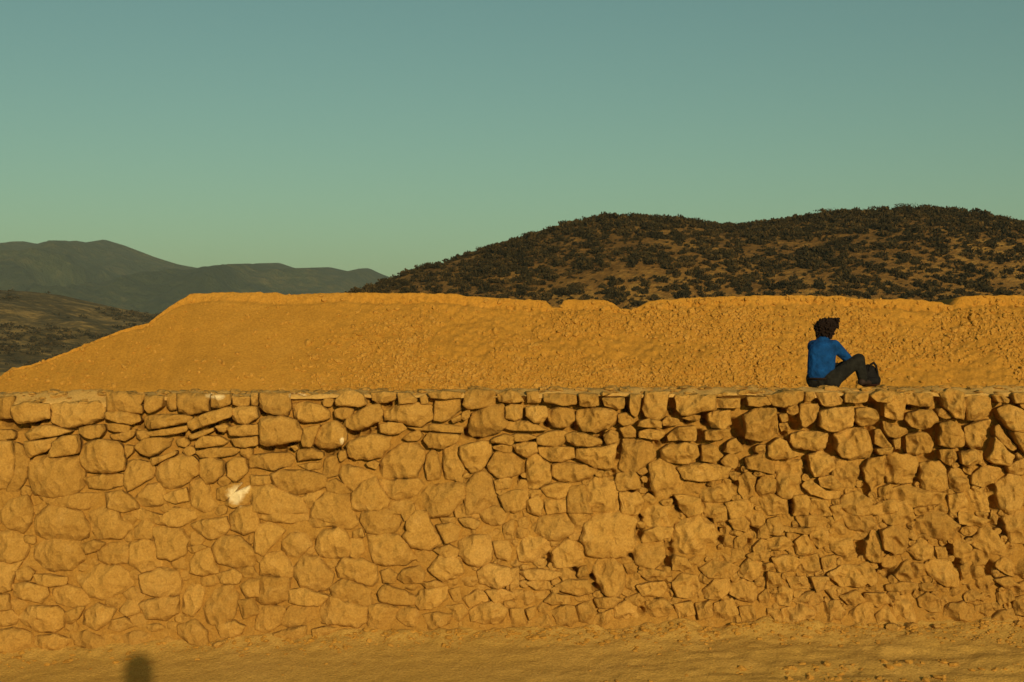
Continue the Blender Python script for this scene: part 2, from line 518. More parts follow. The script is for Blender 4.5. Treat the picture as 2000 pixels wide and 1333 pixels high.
block(500, 740, 4.0, '''
4,16 15,14 26,16 27,24 25,29 14,28 6,26 3,22
28,20 38,18 50,21 57,26 57,31 48,34 36,35 30,31 28,26
4,32 10,29 25,30 31,33 33,38 36,42 35,48 28,50 18,52 8,53 4,51
38,38 46,37 50,36 47,45 44,53 37,53 36,48
46,42 52,36 62,33 67,37 72,42 70,49 66,53 57,56 50,54 46,51
61,24 70,22 77,24 74,30 68,32 62,30
62,17 70,9 78,9 84,14 87,20 80,22 72,21 63,21
70,32 80,25 90,20 97,20 99,26 97,33 88,38 80,41 73,40 69,36
90,13 100,10 109,11 109,16 103,19 95,19 90,17
111,11 120,11 126,16 124,19 112,20
128,14 133,12 135,19 129,20
100,26 110,21 125,19 136,21 137,28 137,33 128,38 118,36 108,33 100,33
134,11 145,9 160,11 160,15 148,16 137,15
141,17 150,16 159,17 160,25 152,31 145,34 139,32 140,24
161,26 167,24 167,30 163,33 160,31
152,32 160,28 160,33 154,35
163,14 172,8 184,9 187,16 186,21 176,23 166,24 162,20
188,12 196,9 204,10 210,18 198,19 190,18
169,27 180,22 192,20 195,24 194,30 198,36 190,42 178,46 168,46 165,43 166,36
195,22 200,20 208,21 208,31 202,33 195,31
96,36 103,34 114,35 117,39 112,43 104,44 97,42
118,38 128,39 137,35 150,36 162,38 163,43 150,42 135,41 125,41
114,47 120,42 127,40 131,45 126,49 118,49
131,48 135,42 150,43 160,44 156,50 146,55 135,54
70,52 78,46 92,43 105,46 104,53 98,61 88,63 76,64 72,61
26,53 31,52 33,55 30,57
32,56 42,54 53,58 53,62 44,63 32,65
32,68 42,66 50,66 50,71 40,72
53,63 57,60 64,60 65,68 63,76 55,78 52,74
65,56 70,56 71,62 66,65 64,60
-6,60 12,58 26,58 28,63 26,68 14,72 4,70 -6,70
65,70 72,67 82,71 91,76 90,80 83,83 76,88 70,83 65,76
86,66 92,64 96,66 94,71 88,69
97,66 104,58 115,51 125,51 131,56 130,66 125,77 112,78 98,79 96,73
133,60 138,56 142,60 144,70 144,80 134,80 132,70
146,56 152,51 158,53 160,62 163,72 157,79 148,78 146,68
160,53 172,49 183,49 184,58 180,66 175,72 168,74 163,68 159,59
184,47 194,43 203,46 200,52 190,50 184,50
185,53 194,51 200,52 200,58 194,58 186,55
181,68 188,58 200,58 208,66 208,73 200,77 190,77 183,73
13,75 22,72 40,73 52,76 53,84 46,88 34,90 24,91 17,86
54,82 62,79 70,84 73,89 64,91 56,88
76,90 84,82 93,79 97,86 103,95 100,102 88,103 76,102
96,80 110,80 125,79 130,84 126,92 112,95 102,92 98,87
127,92 136,84 150,83 162,82 165,90 156,98 150,106 134,108 128,99
165,84 172,76 180,74 184,80 186,90 190,98 180,104 166,104 164,94
186,80 196,77 200,79 198,85 188,87
190,92 200,88 208,90 206,100 196,103
35,94 44,88 52,88 50,94 42,101 38,99
45,98 55,90 70,92 74,98 75,106 60,112 44,108
-2,86 10,83 20,88 34,94 38,104 20,106 0,103
-4,76 11,76 11,82 -4,84
104,97 115,95 124,96 128,104 106,106
''')
block(1000, 740, 4.0, '''
11,12 20,12 23,15 22,19 12,19
25,12 38,11 50,14 50,20 40,21 26,18
52,16 60,15 67,16 68,21 58,22 53,21
70,17 80,15 87,16 87,23 82,24 72,21
92,18 95,18 101,17 99,24 97,30 92,27 91,22
105,16 112,11 122,14 123,21 120,28 114,32 104,29 102,24
128,17 140,15 158,17 159,24 148,26 140,28 132,29 128,24
160,18 170,16 179,18 179,23 168,23 160,23
184,18 195,16 203,17 203,20 192,22 184,21
11,22 18,21 27,22 28,29 24,34 17,34 11,29
28,25 36,22 48,24 49,33 44,38 32,38 28,33
51,25 62,22 78,24 82,27 81,36 76,39 66,43 56,41 50,36
83,28 90,26 97,31 95,35 87,37 83,34
99,33 107,31 116,33 116,38 105,38 98,37
117,34 122,29 131,32 131,36 122,38 118,37
133,31 140,28 148,29 147,33 138,33
153,27 160,25 171,25 172,32 173,36 166,39 156,38 153,33
182,28 190,24 205,23 207,32 207,42 200,48 190,49 182,47
84,39 92,36 97,40 97,46 88,46
99,41 108,39 118,41 119,45 114,48 100,46
121,45 130,38 143,37 145,42 144,49 132,48 122,49
150,41 160,40 170,39 170,45 160,48 150,48
71,44 78,40 83,42 83,48 74,52 72,48
0,33 12,33 22,37 28,40 20,41 8,41 0,41 -6,39 -4,34
2,43 12,43 20,46 10,49 2,49 -3,46
19,46 30,41 43,41 43,48 38,53 28,53 20,51
43,44 48,41 58,43 70,47 71,51 60,53 48,52 43,49
0,52 10,49 19,50 20,57 12,62 4,58
20,54 32,53 48,54 49,62 40,65 30,65 22,60
50,55 62,54 72,53 82,51 82,58 79,68 74,71 65,70 58,66 50,62
87,48 97,47 106,48 112,52 113,62 108,66 98,72 90,74 84,71 85,60
12,66 16,58 22,62 28,66 30,74 30,81 24,82 20,86 14,85 12,76
32,68 45,66 56,68 66,72 60,78 50,81 38,80 33,76
83,75 95,73 99,79 100,86 94,87 84,87 81,80
108,78 109,68 118,64 124,66 132,76 136,84 130,92 118,94 111,90 108,84
60,84 68,78 76,78 82,82 84,90 83,104 62,104 57,96
116,56 122,51 130,52 132,60 128,66 122,65 117,62
125,54 135,50 144,52 146,60 138,67 128,66
148,52 158,52 165,60 158,66 148,64
130,70 145,66 160,68 170,70 168,78 150,80 136,78
168,50 175,46 181,53 181,57 172,59 166,57
183,62 192,60 203,58 206,66 204,74 194,72 184,70
24,86 34,82 45,83 46,90 36,94 28,92
46,86 56,84 58,92 62,104 44,104 44,92
85,90 98,89 102,96 100,106 86,106
128,92 138,92 146,94 148,103 138,108 131,102
148,88 160,84 172,82 174,92 166,96 150,96
178,78 184,74 190,78 188,90 182,94 178,88
192,80 198,76 206,80 206,94 197,94 192,88
12,96 20,92 24,98 22,107 13,104
148,97 158,97 166,100 168,112 150,108
168,98 180,95 188,98 186,110 172,110
0,88 12,88 12,100 2,104 -6,98
26,95 44,95 44,104 28,106
''')
block(1500, 740, 4.0, '''
0,14 12,9 26,10 28,17 20,20 12,23 4,21
29,13 35,11 36,15 32,18 29,18
37,15 46,12 54,12 58,17 58,20 46,22 42,20
60,13 70,12 77,14 77,18 68,19 60,18
79,13 88,9 100,10 101,16 94,19 84,18
107,13 118,11 128,14 131,19 130,22 118,22 108,20
134,14 142,8 150,10 153,16 154,24 153,32 146,30 138,22
155,16 162,13 172,17 174,21 173,28 166,32 156,32 154,24
174,14 182,12 188,16 186,19 178,18
190,15 202,13 202,19 192,19
26,20 40,20 40,27 36,34 30,39 26,37 25,28
41,26 50,23 66,22 67,30 66,37 56,41 46,40 40,37
68,24 76,22 83,24 85,31 82,36 72,37 68,33
91,22 98,19 105,20 108,25 106,32 98,32 91,30
110,27 118,24 128,24 132,32 126,38 118,40 112,37 108,32
132,24 138,23 146,30 140,32 133,29
179,24 188,20 202,26 202,40 190,40 182,32
8,28 14,27 16,33 10,34
8,35 15,34 17,39 10,41
18,44 24,41 36,41 46,43 47,48 44,54 34,56 22,54 17,50
53,44 60,41 70,38 77,41 81,46 82,55 79,61 68,63 58,61 53,56
84,40 88,39 91,46 97,53 90,54 84,51
90,33 98,36 108,39 110,42 100,46 94,45 91,40
84,55 97,53 95,59 86,59
97,48 103,46 103,54 98,55
110,45 118,42 125,42 128,47 131,50 128,58 118,60 110,58 109,52
134,36 142,33 150,37 155,46 153,53 144,54 134,52
154,38 164,34 174,32 174,38 168,45 166,54 158,54 154,46
178,38 182,36 188,46 196,54 192,57 184,51 178,44
0,52 8,46 14,48 18,56 28,59 16,63 4,63 0,60
32,60 42,57 50,62 52,70 44,76 36,76 33,68
52,62 62,64 71,64 71,76 67,86 58,84 52,76
40,78 50,76 58,84 50,86 42,84
74,70 80,64 91,61 92,74 88,82 82,88 77,80
93,62 100,58 110,60 118,62 118,72 115,82 104,82 95,81 93,72
121,68 128,64 135,65 140,72 141,86 132,89 122,86 119,78
142,76 146,70 152,72 158,80 158,88 152,90 144,86
135,56 146,55 150,62 142,68 135,63
150,58 160,55 167,56 166,64 158,70 151,66
170,62 176,54 178,46 186,56 192,60 188,68 176,66
161,76 168,70 178,68 184,72 178,82 168,84 161,82
2,66 12,64 26,65 29,74 24,82 26,90 16,92 8,90 8,74
28,84 34,80 46,88 57,88 56,94 46,94 34,90
88,86 96,83 98,88 95,94 88,92
98,88 108,84 124,88 138,90 132,98 112,100 100,96
142,92 152,90 156,96 156,104 144,104
158,88 170,88 174,94 174,104 160,104
179,84 190,76 202,80 202,96 190,104 181,100
188,68 202,62 202,76 190,74
82,100 96,95 108,97 112,104 84,106
60,92 72,88 80,94 80,106 66,106 58,100
20,92 30,92 34,100 30,106 20,106
34,94 46,96 50,106 36,108
0,90 16,94 17,106 0,106 -4,98
191,42 202,42 202,60 194,50
''')
block(0, 980, 3.776, '''
1,8 8,0 20,-4 23,8 21,16 16,22 10,20 3,15
24,4 30,2 34,4 28,9 25,10
28,12 36,5 46,5 58,9 63,16 63,26 50,30 36,28 28,24
23,34 28,30 40,27 58,30 61,36 59,44 50,50 40,51 30,50 24,44
64,9 75,5 86,7 88,13 96,18 88,26 72,27 65,20
98,2 112,8 122,10 126,5 142,7 143,12 134,17 126,18 110,15 100,12
99,20 106,14 113,17 112,27 100,27
114,20 126,19 134,22 138,30 135,38 126,42 118,40 116,30
141,17 150,14 166,12 168,20 162,26 155,27 146,23
170,10 178,4 189,3 191,20 180,23 171,20
60,32 70,28 77,31 72,36 64,38
72,37 80,32 92,30 95,37 93,45 80,47 73,43
96,32 106,29 114,32 119,40 118,48 104,52 96,45
137,34 148,32 152,34 142,38
141,44 146,36 154,36 158,44 160,52 150,54 141,52
158,34 164,26 176,27 186,36 186,46 174,48 160,44
-3,24 10,22 18,28 20,36 16,42 8,44 -3,42
-3,46 12,46 16,44 10,54 8,64 -3,67
12,52 20,48 25,52 22,58 14,58
25,54 36,54 48,56 47,61 36,62 28,60
10,62 20,60 33,63 35,68 30,74 18,72 11,70
37,66 48,62 62,66 64,75 54,78 42,75
56,56 70,48 86,48 94,56 97,62 90,68 78,72 68,70 62,64
105,55 118,50 130,52 133,62 130,69 116,70 106,66
-3,69 6,69 7,79 -3,80
-3,82 8,80 12,86 10,91 -3,92
14,86 22,78 40,78 46,82 46,90 40,96 28,96 20,92
48,82 58,78 62,78 58,86 52,90 48,88
62,82 72,76 84,80 80,88 72,94 62,90
88,80 94,72 102,74 102,82 94,84
104,76 116,71 130,71 130,82 122,87 110,85
82,88 92,86 98,92 88,96 80,94
150,78 158,66 170,62 174,70 172,84 164,92 154,88
134,72 142,60 150,66 148,76 142,84 134,82
104,92 116,90 122,94 112,96
132,92 144,88 152,96 152,106 140,104 132,98
-3,96 10,94 22,98 24,108 14,112 -3,110
26,100 40,98 50,102 46,108 34,110 26,106
52,100 64,96 78,102 88,110 72,110 56,106
88,100 100,96 110,98 108,108 96,110
112,104 124,100 136,106 130,110 114,110
156,110 160,102 168,104 168,108 160,112
-3,114 10,113 22,114 20,120 -3,122
178,62 184,58 191,58 191,70 182,70
160,54 172,50 178,54 176,60 164,60
176,50 186,48 190,56 180,56
160,92 172,88 180,92 176,100 164,100
176,74 186,72 191,82 180,86
''')
block(500, 980, 3.776, '''
0,4 20,2 36,6 38,14 26,16 8,14 0,12
40,14 46,4 66,4 70,8 75,16 68,20 52,18 42,20
80,8 94,6 102,8 106,14 102,22 92,24 82,22 78,15
113,14 118,8 126,10 130,20 136,30 128,35 116,32 110,26
0,18 12,16 20,22 14,30 6,38 0,36
20,30 26,24 36,24 40,32 32,40 24,41 19,36
44,30 50,22 62,20 67,26 70,36 68,41 56,42 48,40
70,28 78,28 80,36 74,42 70,40
72,22 78,20 80,26 72,27
84,26 94,24 104,26 110,32 116,42 108,46 96,46 88,45 85,36
4,46 8,40 18,38 24,44 27,52 24,56 12,54 4,54
28,52 34,42 46,42 52,50 56,54 54,64 44,66 34,62
60,50 66,42 78,43 88,48 88,58 84,62 72,58 62,56
56,64 64,58 76,62 86,66 86,72 80,80 66,76 58,70
48,78 54,70 64,74 80,78 80,88 74,92 60,90 49,90
0,56 12,56 24,58 22,72 12,76 0,73
25,66 36,64 48,68 52,70 46,76 36,76 26,74
18,88 24,78 34,76 45,78 42,88 36,90 24,92
0,78 14,78 20,80 18,90 8,96 0,94
82,88 84,78 94,76 104,80 102,88 96,92 84,96
12,98 24,94 36,92 36,100 24,105 12,104
92,52 98,50 104,54 102,60 94,60
104,56 110,50 120,48 124,54 122,60 110,60
128,50 136,40 144,40 150,46 152,52 146,56 138,58
150,30 160,26 172,26 174,36 172,44 164,47 156,44 150,38
175,30 186,30 188,36 186,43 178,42
132,36 142,32 150,36 146,42 138,40
90,70 96,62 108,66 116,70 116,76 104,76 94,74
117,74 122,66 134,64 140,64 140,72 130,78 122,79
142,66 150,64 152,76 146,74
153,72 162,66 170,68 170,74 158,78
102,84 110,78 118,80 126,86 122,92 112,92
124,84 134,82 143,84 142,90 128,94
140,78 152,76 156,82 150,88 144,86
158,82 166,76 178,74 184,80 180,90 168,90 160,88
162,94 168,90 171,94 168,97
164,52 172,46 186,50 188,58 178,64 166,60
170,66 180,64 190,68 190,72 176,74
145,4 154,2 160,6 158,11 148,12
150,13 158,12 165,15 162,20 154,18
165,8 176,4 186,8 182,16 174,18 168,14
182,18 190,14 190,28 184,28
134,18 144,16 150,20 148,28 140,30
136,12 148,12 146,17 138,16
118,58 126,60 132,58 140,62 126,64
42,94 52,92 60,94 54,98 44,100
106,6 116,2 118,8 110,14
''')
block(1000, 980, 3.776, '''
4,14 10,12 13,16 11,20 6,20
16,20 22,12 36,10 44,14 44,22 36,28 26,28 18,24
42,6 56,10 60,16 54,22 46,24 44,14
55,18 64,11 78,8 90,14 92,22 90,36 84,40 70,40 58,38 54,28
97,10 104,4 116,3 122,12 120,18 112,19 102,18 97,14
97,28 99,22 108,19 118,20 116,26 106,29 98,30
90,34 96,31 112,30 114,36 112,44 104,49 94,46 90,42
118,36 120,24 126,14 136,10 146,14 152,22 152,32 148,38 140,40 126,38
118,46 120,40 128,42 132,48 126,51 119,50
28,44 30,38 42,28 48,32 52,40 52,46 42,48 32,48
5,34 10,26 22,26 28,32 26,40 16,44 6,44
48,54 50,49 55,48 56,55 50,56
61,50 64,44 74,43 80,48 83,56 82,64 78,69 70,68 64,62 61,56
83,47 90,46 92,53 86,54
94,52 102,50 112,52 112,58 100,58
84,58 90,56 94,60 90,66 85,64
93,62 102,60 112,60 114,66 108,70 97,69
119,60 126,54 136,56 138,64 132,70 122,69
6,52 18,50 32,52 36,54 28,58 14,58
10,60 20,58 27,59 28,65 18,65
33,62 42,58 56,58 60,66 50,69 38,66
142,66 150,58 160,58 160,66 152,72 144,71
162,62 172,58 180,62 181,70 178,75 168,72 162,68
140,50 150,44 160,46 168,50 160,56 146,56
170,48 176,42 184,46 182,54 176,58 168,54
156,32 158,24 163,26 164,34 159,35
165,28 172,24 174,32 170,37 165,34
148,12 156,10 158,15 150,16
160,14 170,11 175,16 173,22 164,20
178,34 184,28 190,30 190,36 180,38
174,40 182,36 190,38 188,44 178,43
182,22 190,14 190,27 182,27
98,80 100,74 112,72 118,78 114,84 104,86 99,85
76,78 84,74 92,78 94,86 84,90 77,86
48,78 58,74 62,82 58,90 50,88
28,82 36,78 46,78 50,88 44,92 34,90
10,80 17,78 17,84 13,87
-1,80 8,80 10,90 -1,92
16,88 26,84 32,92 20,94
62,84 74,80 76,88 66,92 60,90
24,74 30,68 42,70 42,75 30,76
84,72 94,68 98,73 94,77 86,75
120,76 132,74 134,82 124,86
136,76 146,74 148,84 138,86
150,76 162,72 166,82 156,88 150,84
168,78 178,78 180,88 170,88
144,40 154,38 160,42 150,44
-1,50 5,50 5,62 -1,64
-1,66 8,66 8,72 -1,74
62,72 74,70 80,72 74,78 64,78
182,70 190,64 190,78 184,78
''')
block(1500, 980, 3.776, '''
0,14 8,12 12,20 8,24 0,24
12,18 24,20 40,18 40,22 28,24 14,22
22,12 36,10 44,14 40,18 26,18
60,6 70,4 76,8 80,20 72,22 62,20 56,12
82,6 96,2 104,6 108,12 100,18 88,16
110,22 112,14 122,8 132,10 140,18 138,26 130,29 118,24
84,22 94,18 103,22 102,36 94,38 86,34
72,40 73,30 78,22 82,26 85,38 84,45 78,44
46,26 54,28 64,28 64,38 56,40 48,36
32,20 44,22 46,30 38,34 32,28
20,30 28,24 33,34 30,40 22,38
0,28 12,26 18,32 10,36 0,34
137,32 144,28 150,34 150,40 142,43 138,40
155,24 162,20 170,24 175,34 172,39 160,38 153,32
175,14 182,8 191,8 191,30 180,30 176,22
118,46 126,42 136,46 140,54 140,62 132,62 122,56 118,50
94,54 100,46 104,44 106,56 98,58
168,48 176,42 184,46 191,54 186,57 176,53
150,52 154,46 160,50 160,58 152,57
142,48 148,46 150,54 144,58
168,58 178,56 186,62 176,64
46,54 56,48 70,48 74,54 70,62 54,62
62,50 74,46 80,52 82,58 76,62
4,70 10,62 18,66 16,76 8,76
18,74 28,68 38,66 40,74 30,78
11,88 12,80 24,77 34,82 35,90 26,93 14,93
37,84 42,76 50,74 57,82 52,90 44,94 37,92
62,82 70,76 78,76 78,88 66,92 62,88
80,84 88,78 93,86 94,92 82,90
92,84 96,72 106,70 112,76 118,84 110,90 98,90
112,72 118,68 126,72 127,80 120,81 113,77
131,84 134,77 144,75 152,82 153,90 142,92 132,92
154,78 164,76 168,82 160,90 155,88
164,88 170,82 180,80 182,90 174,95 166,92
146,70 152,65 158,70 154,76 147,74
89,62 100,60 110,61 110,65 90,66
112,62 120,60 124,66 114,66
54,70 66,66 72,74 60,76
72,68 86,68 90,74 82,78 74,74
4,42 16,40 24,44 20,52 8,52
24,42 36,40 38,50 28,54 22,50
40,42 50,40 50,48 42,52
0,52 8,54 10,62 0,64
14,56 28,56 30,64 18,64
32,56 44,56 46,64 36,66
104,36 114,28 122,34 122,42 110,42
124,34 132,34 134,42 126,42
142,8 150,10 164,14 150,18 142,16
166,6 172,12 170,18 164,16
38,94 46,94 48,100 40,100
0,80 8,80 10,92 0,94
182,72 191,70 191,84 182,82
170,68 180,66 182,72 172,76
46,4 56,2 58,10 50,14
30,4 44,4 46,10 34,12
18,2 28,4 32,12 22,14
''')
# open joints that run deep into the wall (x, y, radius)
GAPS = [(5, 824, 10), (22, 833, 10), (40, 834, 9), (60, 826, 8), (80, 820, 7), (270, 830, 9), (300, 841, 9), (330, 838, 9), (345, 850, 8), (375, 843, 8), (410, 834, 9), (440, 822, 8), (420, 844, 7), (270, 888, 8), (285, 892, 8), (520, 877, 10), (545, 879, 10), (565, 873, 9), (640, 885, 9), (655, 880, 7), (690, 847, 9), (712, 842, 9), (728, 835, 7), (685, 905, 9), (705, 903, 8), (600, 900, 7), (580, 903, 7), (755, 790, 8), (725, 782, 6), (910, 847, 9), (930, 857, 6), (508, 808, 6), (1068, 830, 6), (1122, 836, 8), (1175, 853, 9), (1182, 862, 7), (1225, 800, 6), (1310, 795, 10), (1318, 806, 8), (1375, 812, 9), (1380, 825, 8), (1345, 826, 6), (1437, 832, 12), (1443, 848, 12), (1455, 864, 10), (1470, 868, 8), (1368, 850, 9), (1366, 860, 7), (1300, 836, 6), (1300, 861, 8), (1285, 868, 7), (1207, 880, 6), (1204, 895, 6), (1197, 925, 7), (1260, 930, 8), (1264, 950, 8), (1270, 970, 7), (1318, 980, 8), (1328, 995, 7), (1440, 905, 9), (1442, 920, 6), (1438, 945, 6), (1485, 940, 8), (1452, 788, 6), (1235, 962, 6), (1018, 938, 7), (1012, 915, 4), (1155, 842, 6), (1530, 800, 8), (1548, 824, 9), (1556, 833, 9), (1586, 834, 7), (1535, 850, 8), (1540, 866, 5), (1700, 787, 7), (1715, 795, 9), (1719, 812, 8), (1717, 828, 7), (1685, 788, 6), (1757, 772, 8), (1758, 780, 7), (1830, 779, 7), (1785, 796, 6), (1815, 800, 7), (1822, 843, 10), (1822, 855, 8), (1825, 892, 10), (1815, 893, 8), (1622, 862, 8), (1625, 880, 8), (1705, 838, 7), (1706, 850, 6), (1760, 885, 6), (1768, 870, 7), (1578, 908, 7), (1578, 925, 7), (1680, 930, 6), (1690, 955, 9), (1695, 963, 8), (1797, 925, 6), (1794, 942, 6), (1940, 955, 8), (1945, 980, 8), (1922, 862, 8), (1920, 880, 8), (1943, 808, 7), (1938, 835, 6), (1545, 985, 8), (1548, 1000, 7), (1680, 1065, 11), (1684, 1080, 9), (1690, 1048, 7), (1720, 1112, 9), (1737, 1122, 9), (1745, 1108, 7), (1853, 1068, 8), (1860, 1085, 8), (1872, 1103, 8), (1935, 1108, 9), (1937, 1120, 7), (1945, 990, 8), (1953, 1025, 9), (1960, 1045, 9), (1895, 1050, 8), (1902, 1040, 6), (1068, 1090, 7), (1068, 1102, 6), (1122, 1118, 6), (1247, 1045, 8), (1250, 1035, 6), (1307, 1063, 7), (1309, 1080, 7), (1303, 1105, 8), (1303, 1095, 6), (1254, 1013, 6), (1234, 1090, 6), (1408, 1057, 6), (1473, 1025, 7), (1475, 1040, 7), (1464, 1062, 6), (1158, 1130, 6), (1163, 1148, 6), (1254, 1195, 6), (1325, 1030, 5), (1375, 1020, 5), (1390, 1014, 6), (1410, 1036, 5), (790, 1035, 5), (615, 1060, 5), (160, 1082, 5), (735, 1165, 4), (970, 1040, 5)]

def inside(poly, pts):
    x, y = pts[:, 0], pts[:, 1]
    c = np.zeros(len(pts), bool)
    n = len(poly)
    for i in range(n):
        x0, y0 = poly[i]; x1, y1 = poly[(i + 1) % n]
        cond = (y0 > y) != (y1 > y)
        if y1 != y0:
            c ^= cond & (x < (x1 - x0) * (y - y0) / (y1 - y0) + x0)
    return c
def area(poly):
    x, y = poly[:, 0], poly[:, 1]
    return 0.5 * abs(np.dot(x, np.roll(y, -1)) - np.dot(y, np.roll(x, -1)))

# small stones wedged wherever the traced outlines leave room, and the run of the wall beyond the picture
cell = 4.0
gx = np.arange(-460, 2460, cell); gy = np.arange(770, 1320, cell)
GX, GY = np.meshgrid(gx, gy)
pts = np.stack([GX.ravel(), GY.ravel()], 1)
cover = np.zeros(len(pts), bool)
for pl in T:
    lo, hi = pl.min(0) - 6, pl.max(0) + 6
    m = np.where((pts[:, 0] > lo[0]) & (pts[:, 0] < hi[0]) & (pts[:, 1] > lo[1]) & (pts[:, 1] < hi[1]))[0]
    cen = pl.mean(0)
    cover[m] |= inside(cen + (pl - cen) * 1.08, pts[m])
for (a, b_, r) in GAPS:
    cover |= (pts[:, 0] - a) ** 2 + (pts[:, 1] - b_) ** 2 < ((r + 2) if b_ < 900 else r * 0.7) ** 2
cover |= (pts[:, 1] > foot_py(pts[:, 0]) - 4)
cover |= pts[:, 1] < 782
FILL = []
r2 = np.random.default_rng(5)
free = ~cover
free2 = free.reshape(GX.shape)
for rad in (46, 36, 27, 20, 14, 10, 7.5):
    idx = np.where(free)[0]
    r2.shuffle(idx)
    for i in idx:
        if not free[i]:
            continue
        p = pts[i]
        outside = p[0] < -10 or p[0] > 2010
        if rad > 20 and not outside:
            continue
        if rad < 12 and (p[1] < 905 or p[0] < 900):
            continue
        ex, ez = rad * r2.uniform(0.95, 1.5), rad * r2.uniform(0.75, 1.0)
        ci, ri = i % len(gx), i // len(gx)
        wc, wr = int(ex * 1.1 / cell) + 1, int(ez * 1.1 / cell) + 1
        sl_ = (slice(max(0, ri - wr), ri + wr + 1), slice(max(0, ci - wc), ci + wc + 1))
        d2 = ((GX[sl_] - p[0]) / ex) ** 2 + ((GY[sl_] - p[1]) / ez) ** 2
        sub = free2[sl_]
        if sub[d2 < 1].mean() < 0.80:
            continue
        sub[d2 < 1.05] = False
        n = r2.integers(6, 9)
        ang = np.sort(np.linspace(0, 2 * math.pi, n, endpoint=False) + r2.uniform(-0.3, 0.3, n))
        rr = r2.uniform(0.85, 1.15, n)
        a0 = r2.uniform(-0.3, 0.3)
        q = np.stack([np.cos(ang) * ex * rr, np.sin(ang) * ez * rr], 1)
        q = q @ np.array([[math.cos(a0), -math.sin(a0)], [math.sin(a0), math.cos(a0)]])
        FILL.append(q + p)

def resample(poly, n, rounding=1):
    p = poly
    for _ in range(rounding):
        nx = np.roll(p, -1, 0)
        p = np.stack([p * 0.88 + nx * 0.12, p * 0.12 + nx * 0.88], 1).reshape(-1, 2)
    nx = np.roll(p, -1, 0)
    L = np.linalg.norm(nx - p, axis=1)
    cum = np.concatenate([[0], np.cumsum(L)])
    s = np.linspace(0, cum[-1], n, endpoint=False)
    i = np.clip(np.searchsorted(cum, s, side='right') - 1, 0, len(p) - 1)
    f = ((s - cum[i]) / np.maximum(L[i], 1e-9))[:, None]
    return p[i] * (1 - f) + nx[i] * f

def crag(px_):
    return float(np.clip((px_ - 700) / 900.0, 0.0, 1.0))

RINGS = np.array([1.0, 0.99, 0.97, 0.93, 0.87, 0.80, 0.72, 0.62, 0.51, 0.39, 0.26, 0.13])
GAPW = np.array([((a - 1000) / K, ZC + (666.5 - b_) / K, r / K) for (a, b_, r) in GAPS])
GAPK = np.array([1.3 if b_ < 900 else 1.0 for (a, b_, r) in GAPS])
def stone_geo(poly_px, rg, proud, depth=0.34, grow=1.0):
    """one stone: broken outline, chipped flat facets on its face, sides running back into the wall"""
    c_px = poly_px.mean(0)
    w = np.stack([(poly_px[:, 0] - 1000) / K, ZC + (666.5 - poly_px[:, 1]) / K], 1)
    if np.sum(w[:, 0] * np.roll(w[:, 1], -1) - w[:, 1] * np.roll(w[:, 0], -1)) < 0:
        w = w[::-1]
    rad = math.sqrt(area(w) / math.pi)
    n = int(np.clip(rad * 260, 18, 56))
    out = resample(w, n, 0)
    c = out.mean(0)
    cr = crag(c_px[0])
    jit = fbm(v3(out[:, 0] * 14, out[:, 1] * 14, c[0]), 3, 61) * 0.085
    full = c + (out - c) * (grow * (1.0 + jit))[:, None]
    kept = c + (out - c) * (0.985 + 0.5 * jit)[:, None]
    gd = ((full[:, None, :] - GAPW[None, :, :2]) ** 2).sum(-1) < (GAPW[None, :, 2] * GAPK[None, :]) ** 2
    blk = gd.any(1).astype(float)
    blk = np.maximum(blk, 0.5 * np.maximum(np.roll(blk, 1), np.roll(blk, -1)))[:, None]
    out = full * (1 - blk) + kept * blk
    kpl = int(rg.integers(4, 8))
    dirs = rg.uniform(0, 2 * math.pi, kpl)
    sl = rg.uniform(0.18, 0.50 + 0.60 * cr, kpl)
    off = rg.uniform(0.12, 0.42, kpl) * rad
    off[0] = 0.15 * rad
    sl[0] = rg.uniform(0.0, 0.16)
    S = np.concatenate([np.repeat(RINGS, n), [0.0]])
    D = np.concatenate([(out - c)[None] * RINGS[:, None, None]], 0).reshape(-1, 2)
    D = np.concatenate([D, np.zeros((1, 2))])
    h = np.min(off[None] - sl[None] * (D[:, :1] * np.cos(dirs)[None] + D[:, 1:] * np.sin(dirs)[None]), 1)
    h = np.maximum(h, -0.34 * rad)
    h = h - rad * 0.10 * S ** 30 - rad * (0.05 + 0.10 * (1 - cr)) * S ** 9 - rad * 0.06 * S ** 3
    q3 = v3(D[:, 0] + c[0], D[:, 1] + c[1], 0.0)
    h = h + fbm(q3 * 5.0, 3, 71) * (0.016 + 0.016 * cr)
    sk = v3(q3[:, 0] * 9.0 + q3[:, 1] * 3.0, q3[:, 1] * 5.5 - q3[:, 0] * 2.0, q3[:, 2])
    h = h + (ridged(sk, 3, 72) - 0.55) * (0.018 + 0.055 * cr)
    h = h + fbm(q3 * 24.0, 2, 73) * (0.006 + 0.005 * cr)
    face = v3(q3[:, 0], YW - proud - h, q3[:, 1])
    qb = c + (out - c) * 0.90
    qs = c + (out - c) * 0.985
    V = np.concatenate([v3(qb[:, 0], YW + depth, qb[:, 1]), v3(qs[:, 0], YW - proud - h[:n] + 0.12 * rad + 0.02, qs[:, 1]), face])
    nr = len(RINGS) + 2
    i = np.arange(n); j = (i + 1) % n
    Q4 = np.concatenate([np.stack([r * n + i, r * n + j, (r + 1) * n + j, (r + 1) * n + i], 1) for r in range(nr - 1)])
    T3 = np.stack([(nr - 1) * n + i, (nr - 1) * n + j, np.full(n, nr * n)], 1)
    return V, [Q4, T3], np.array([c[0], YW, c[1]])

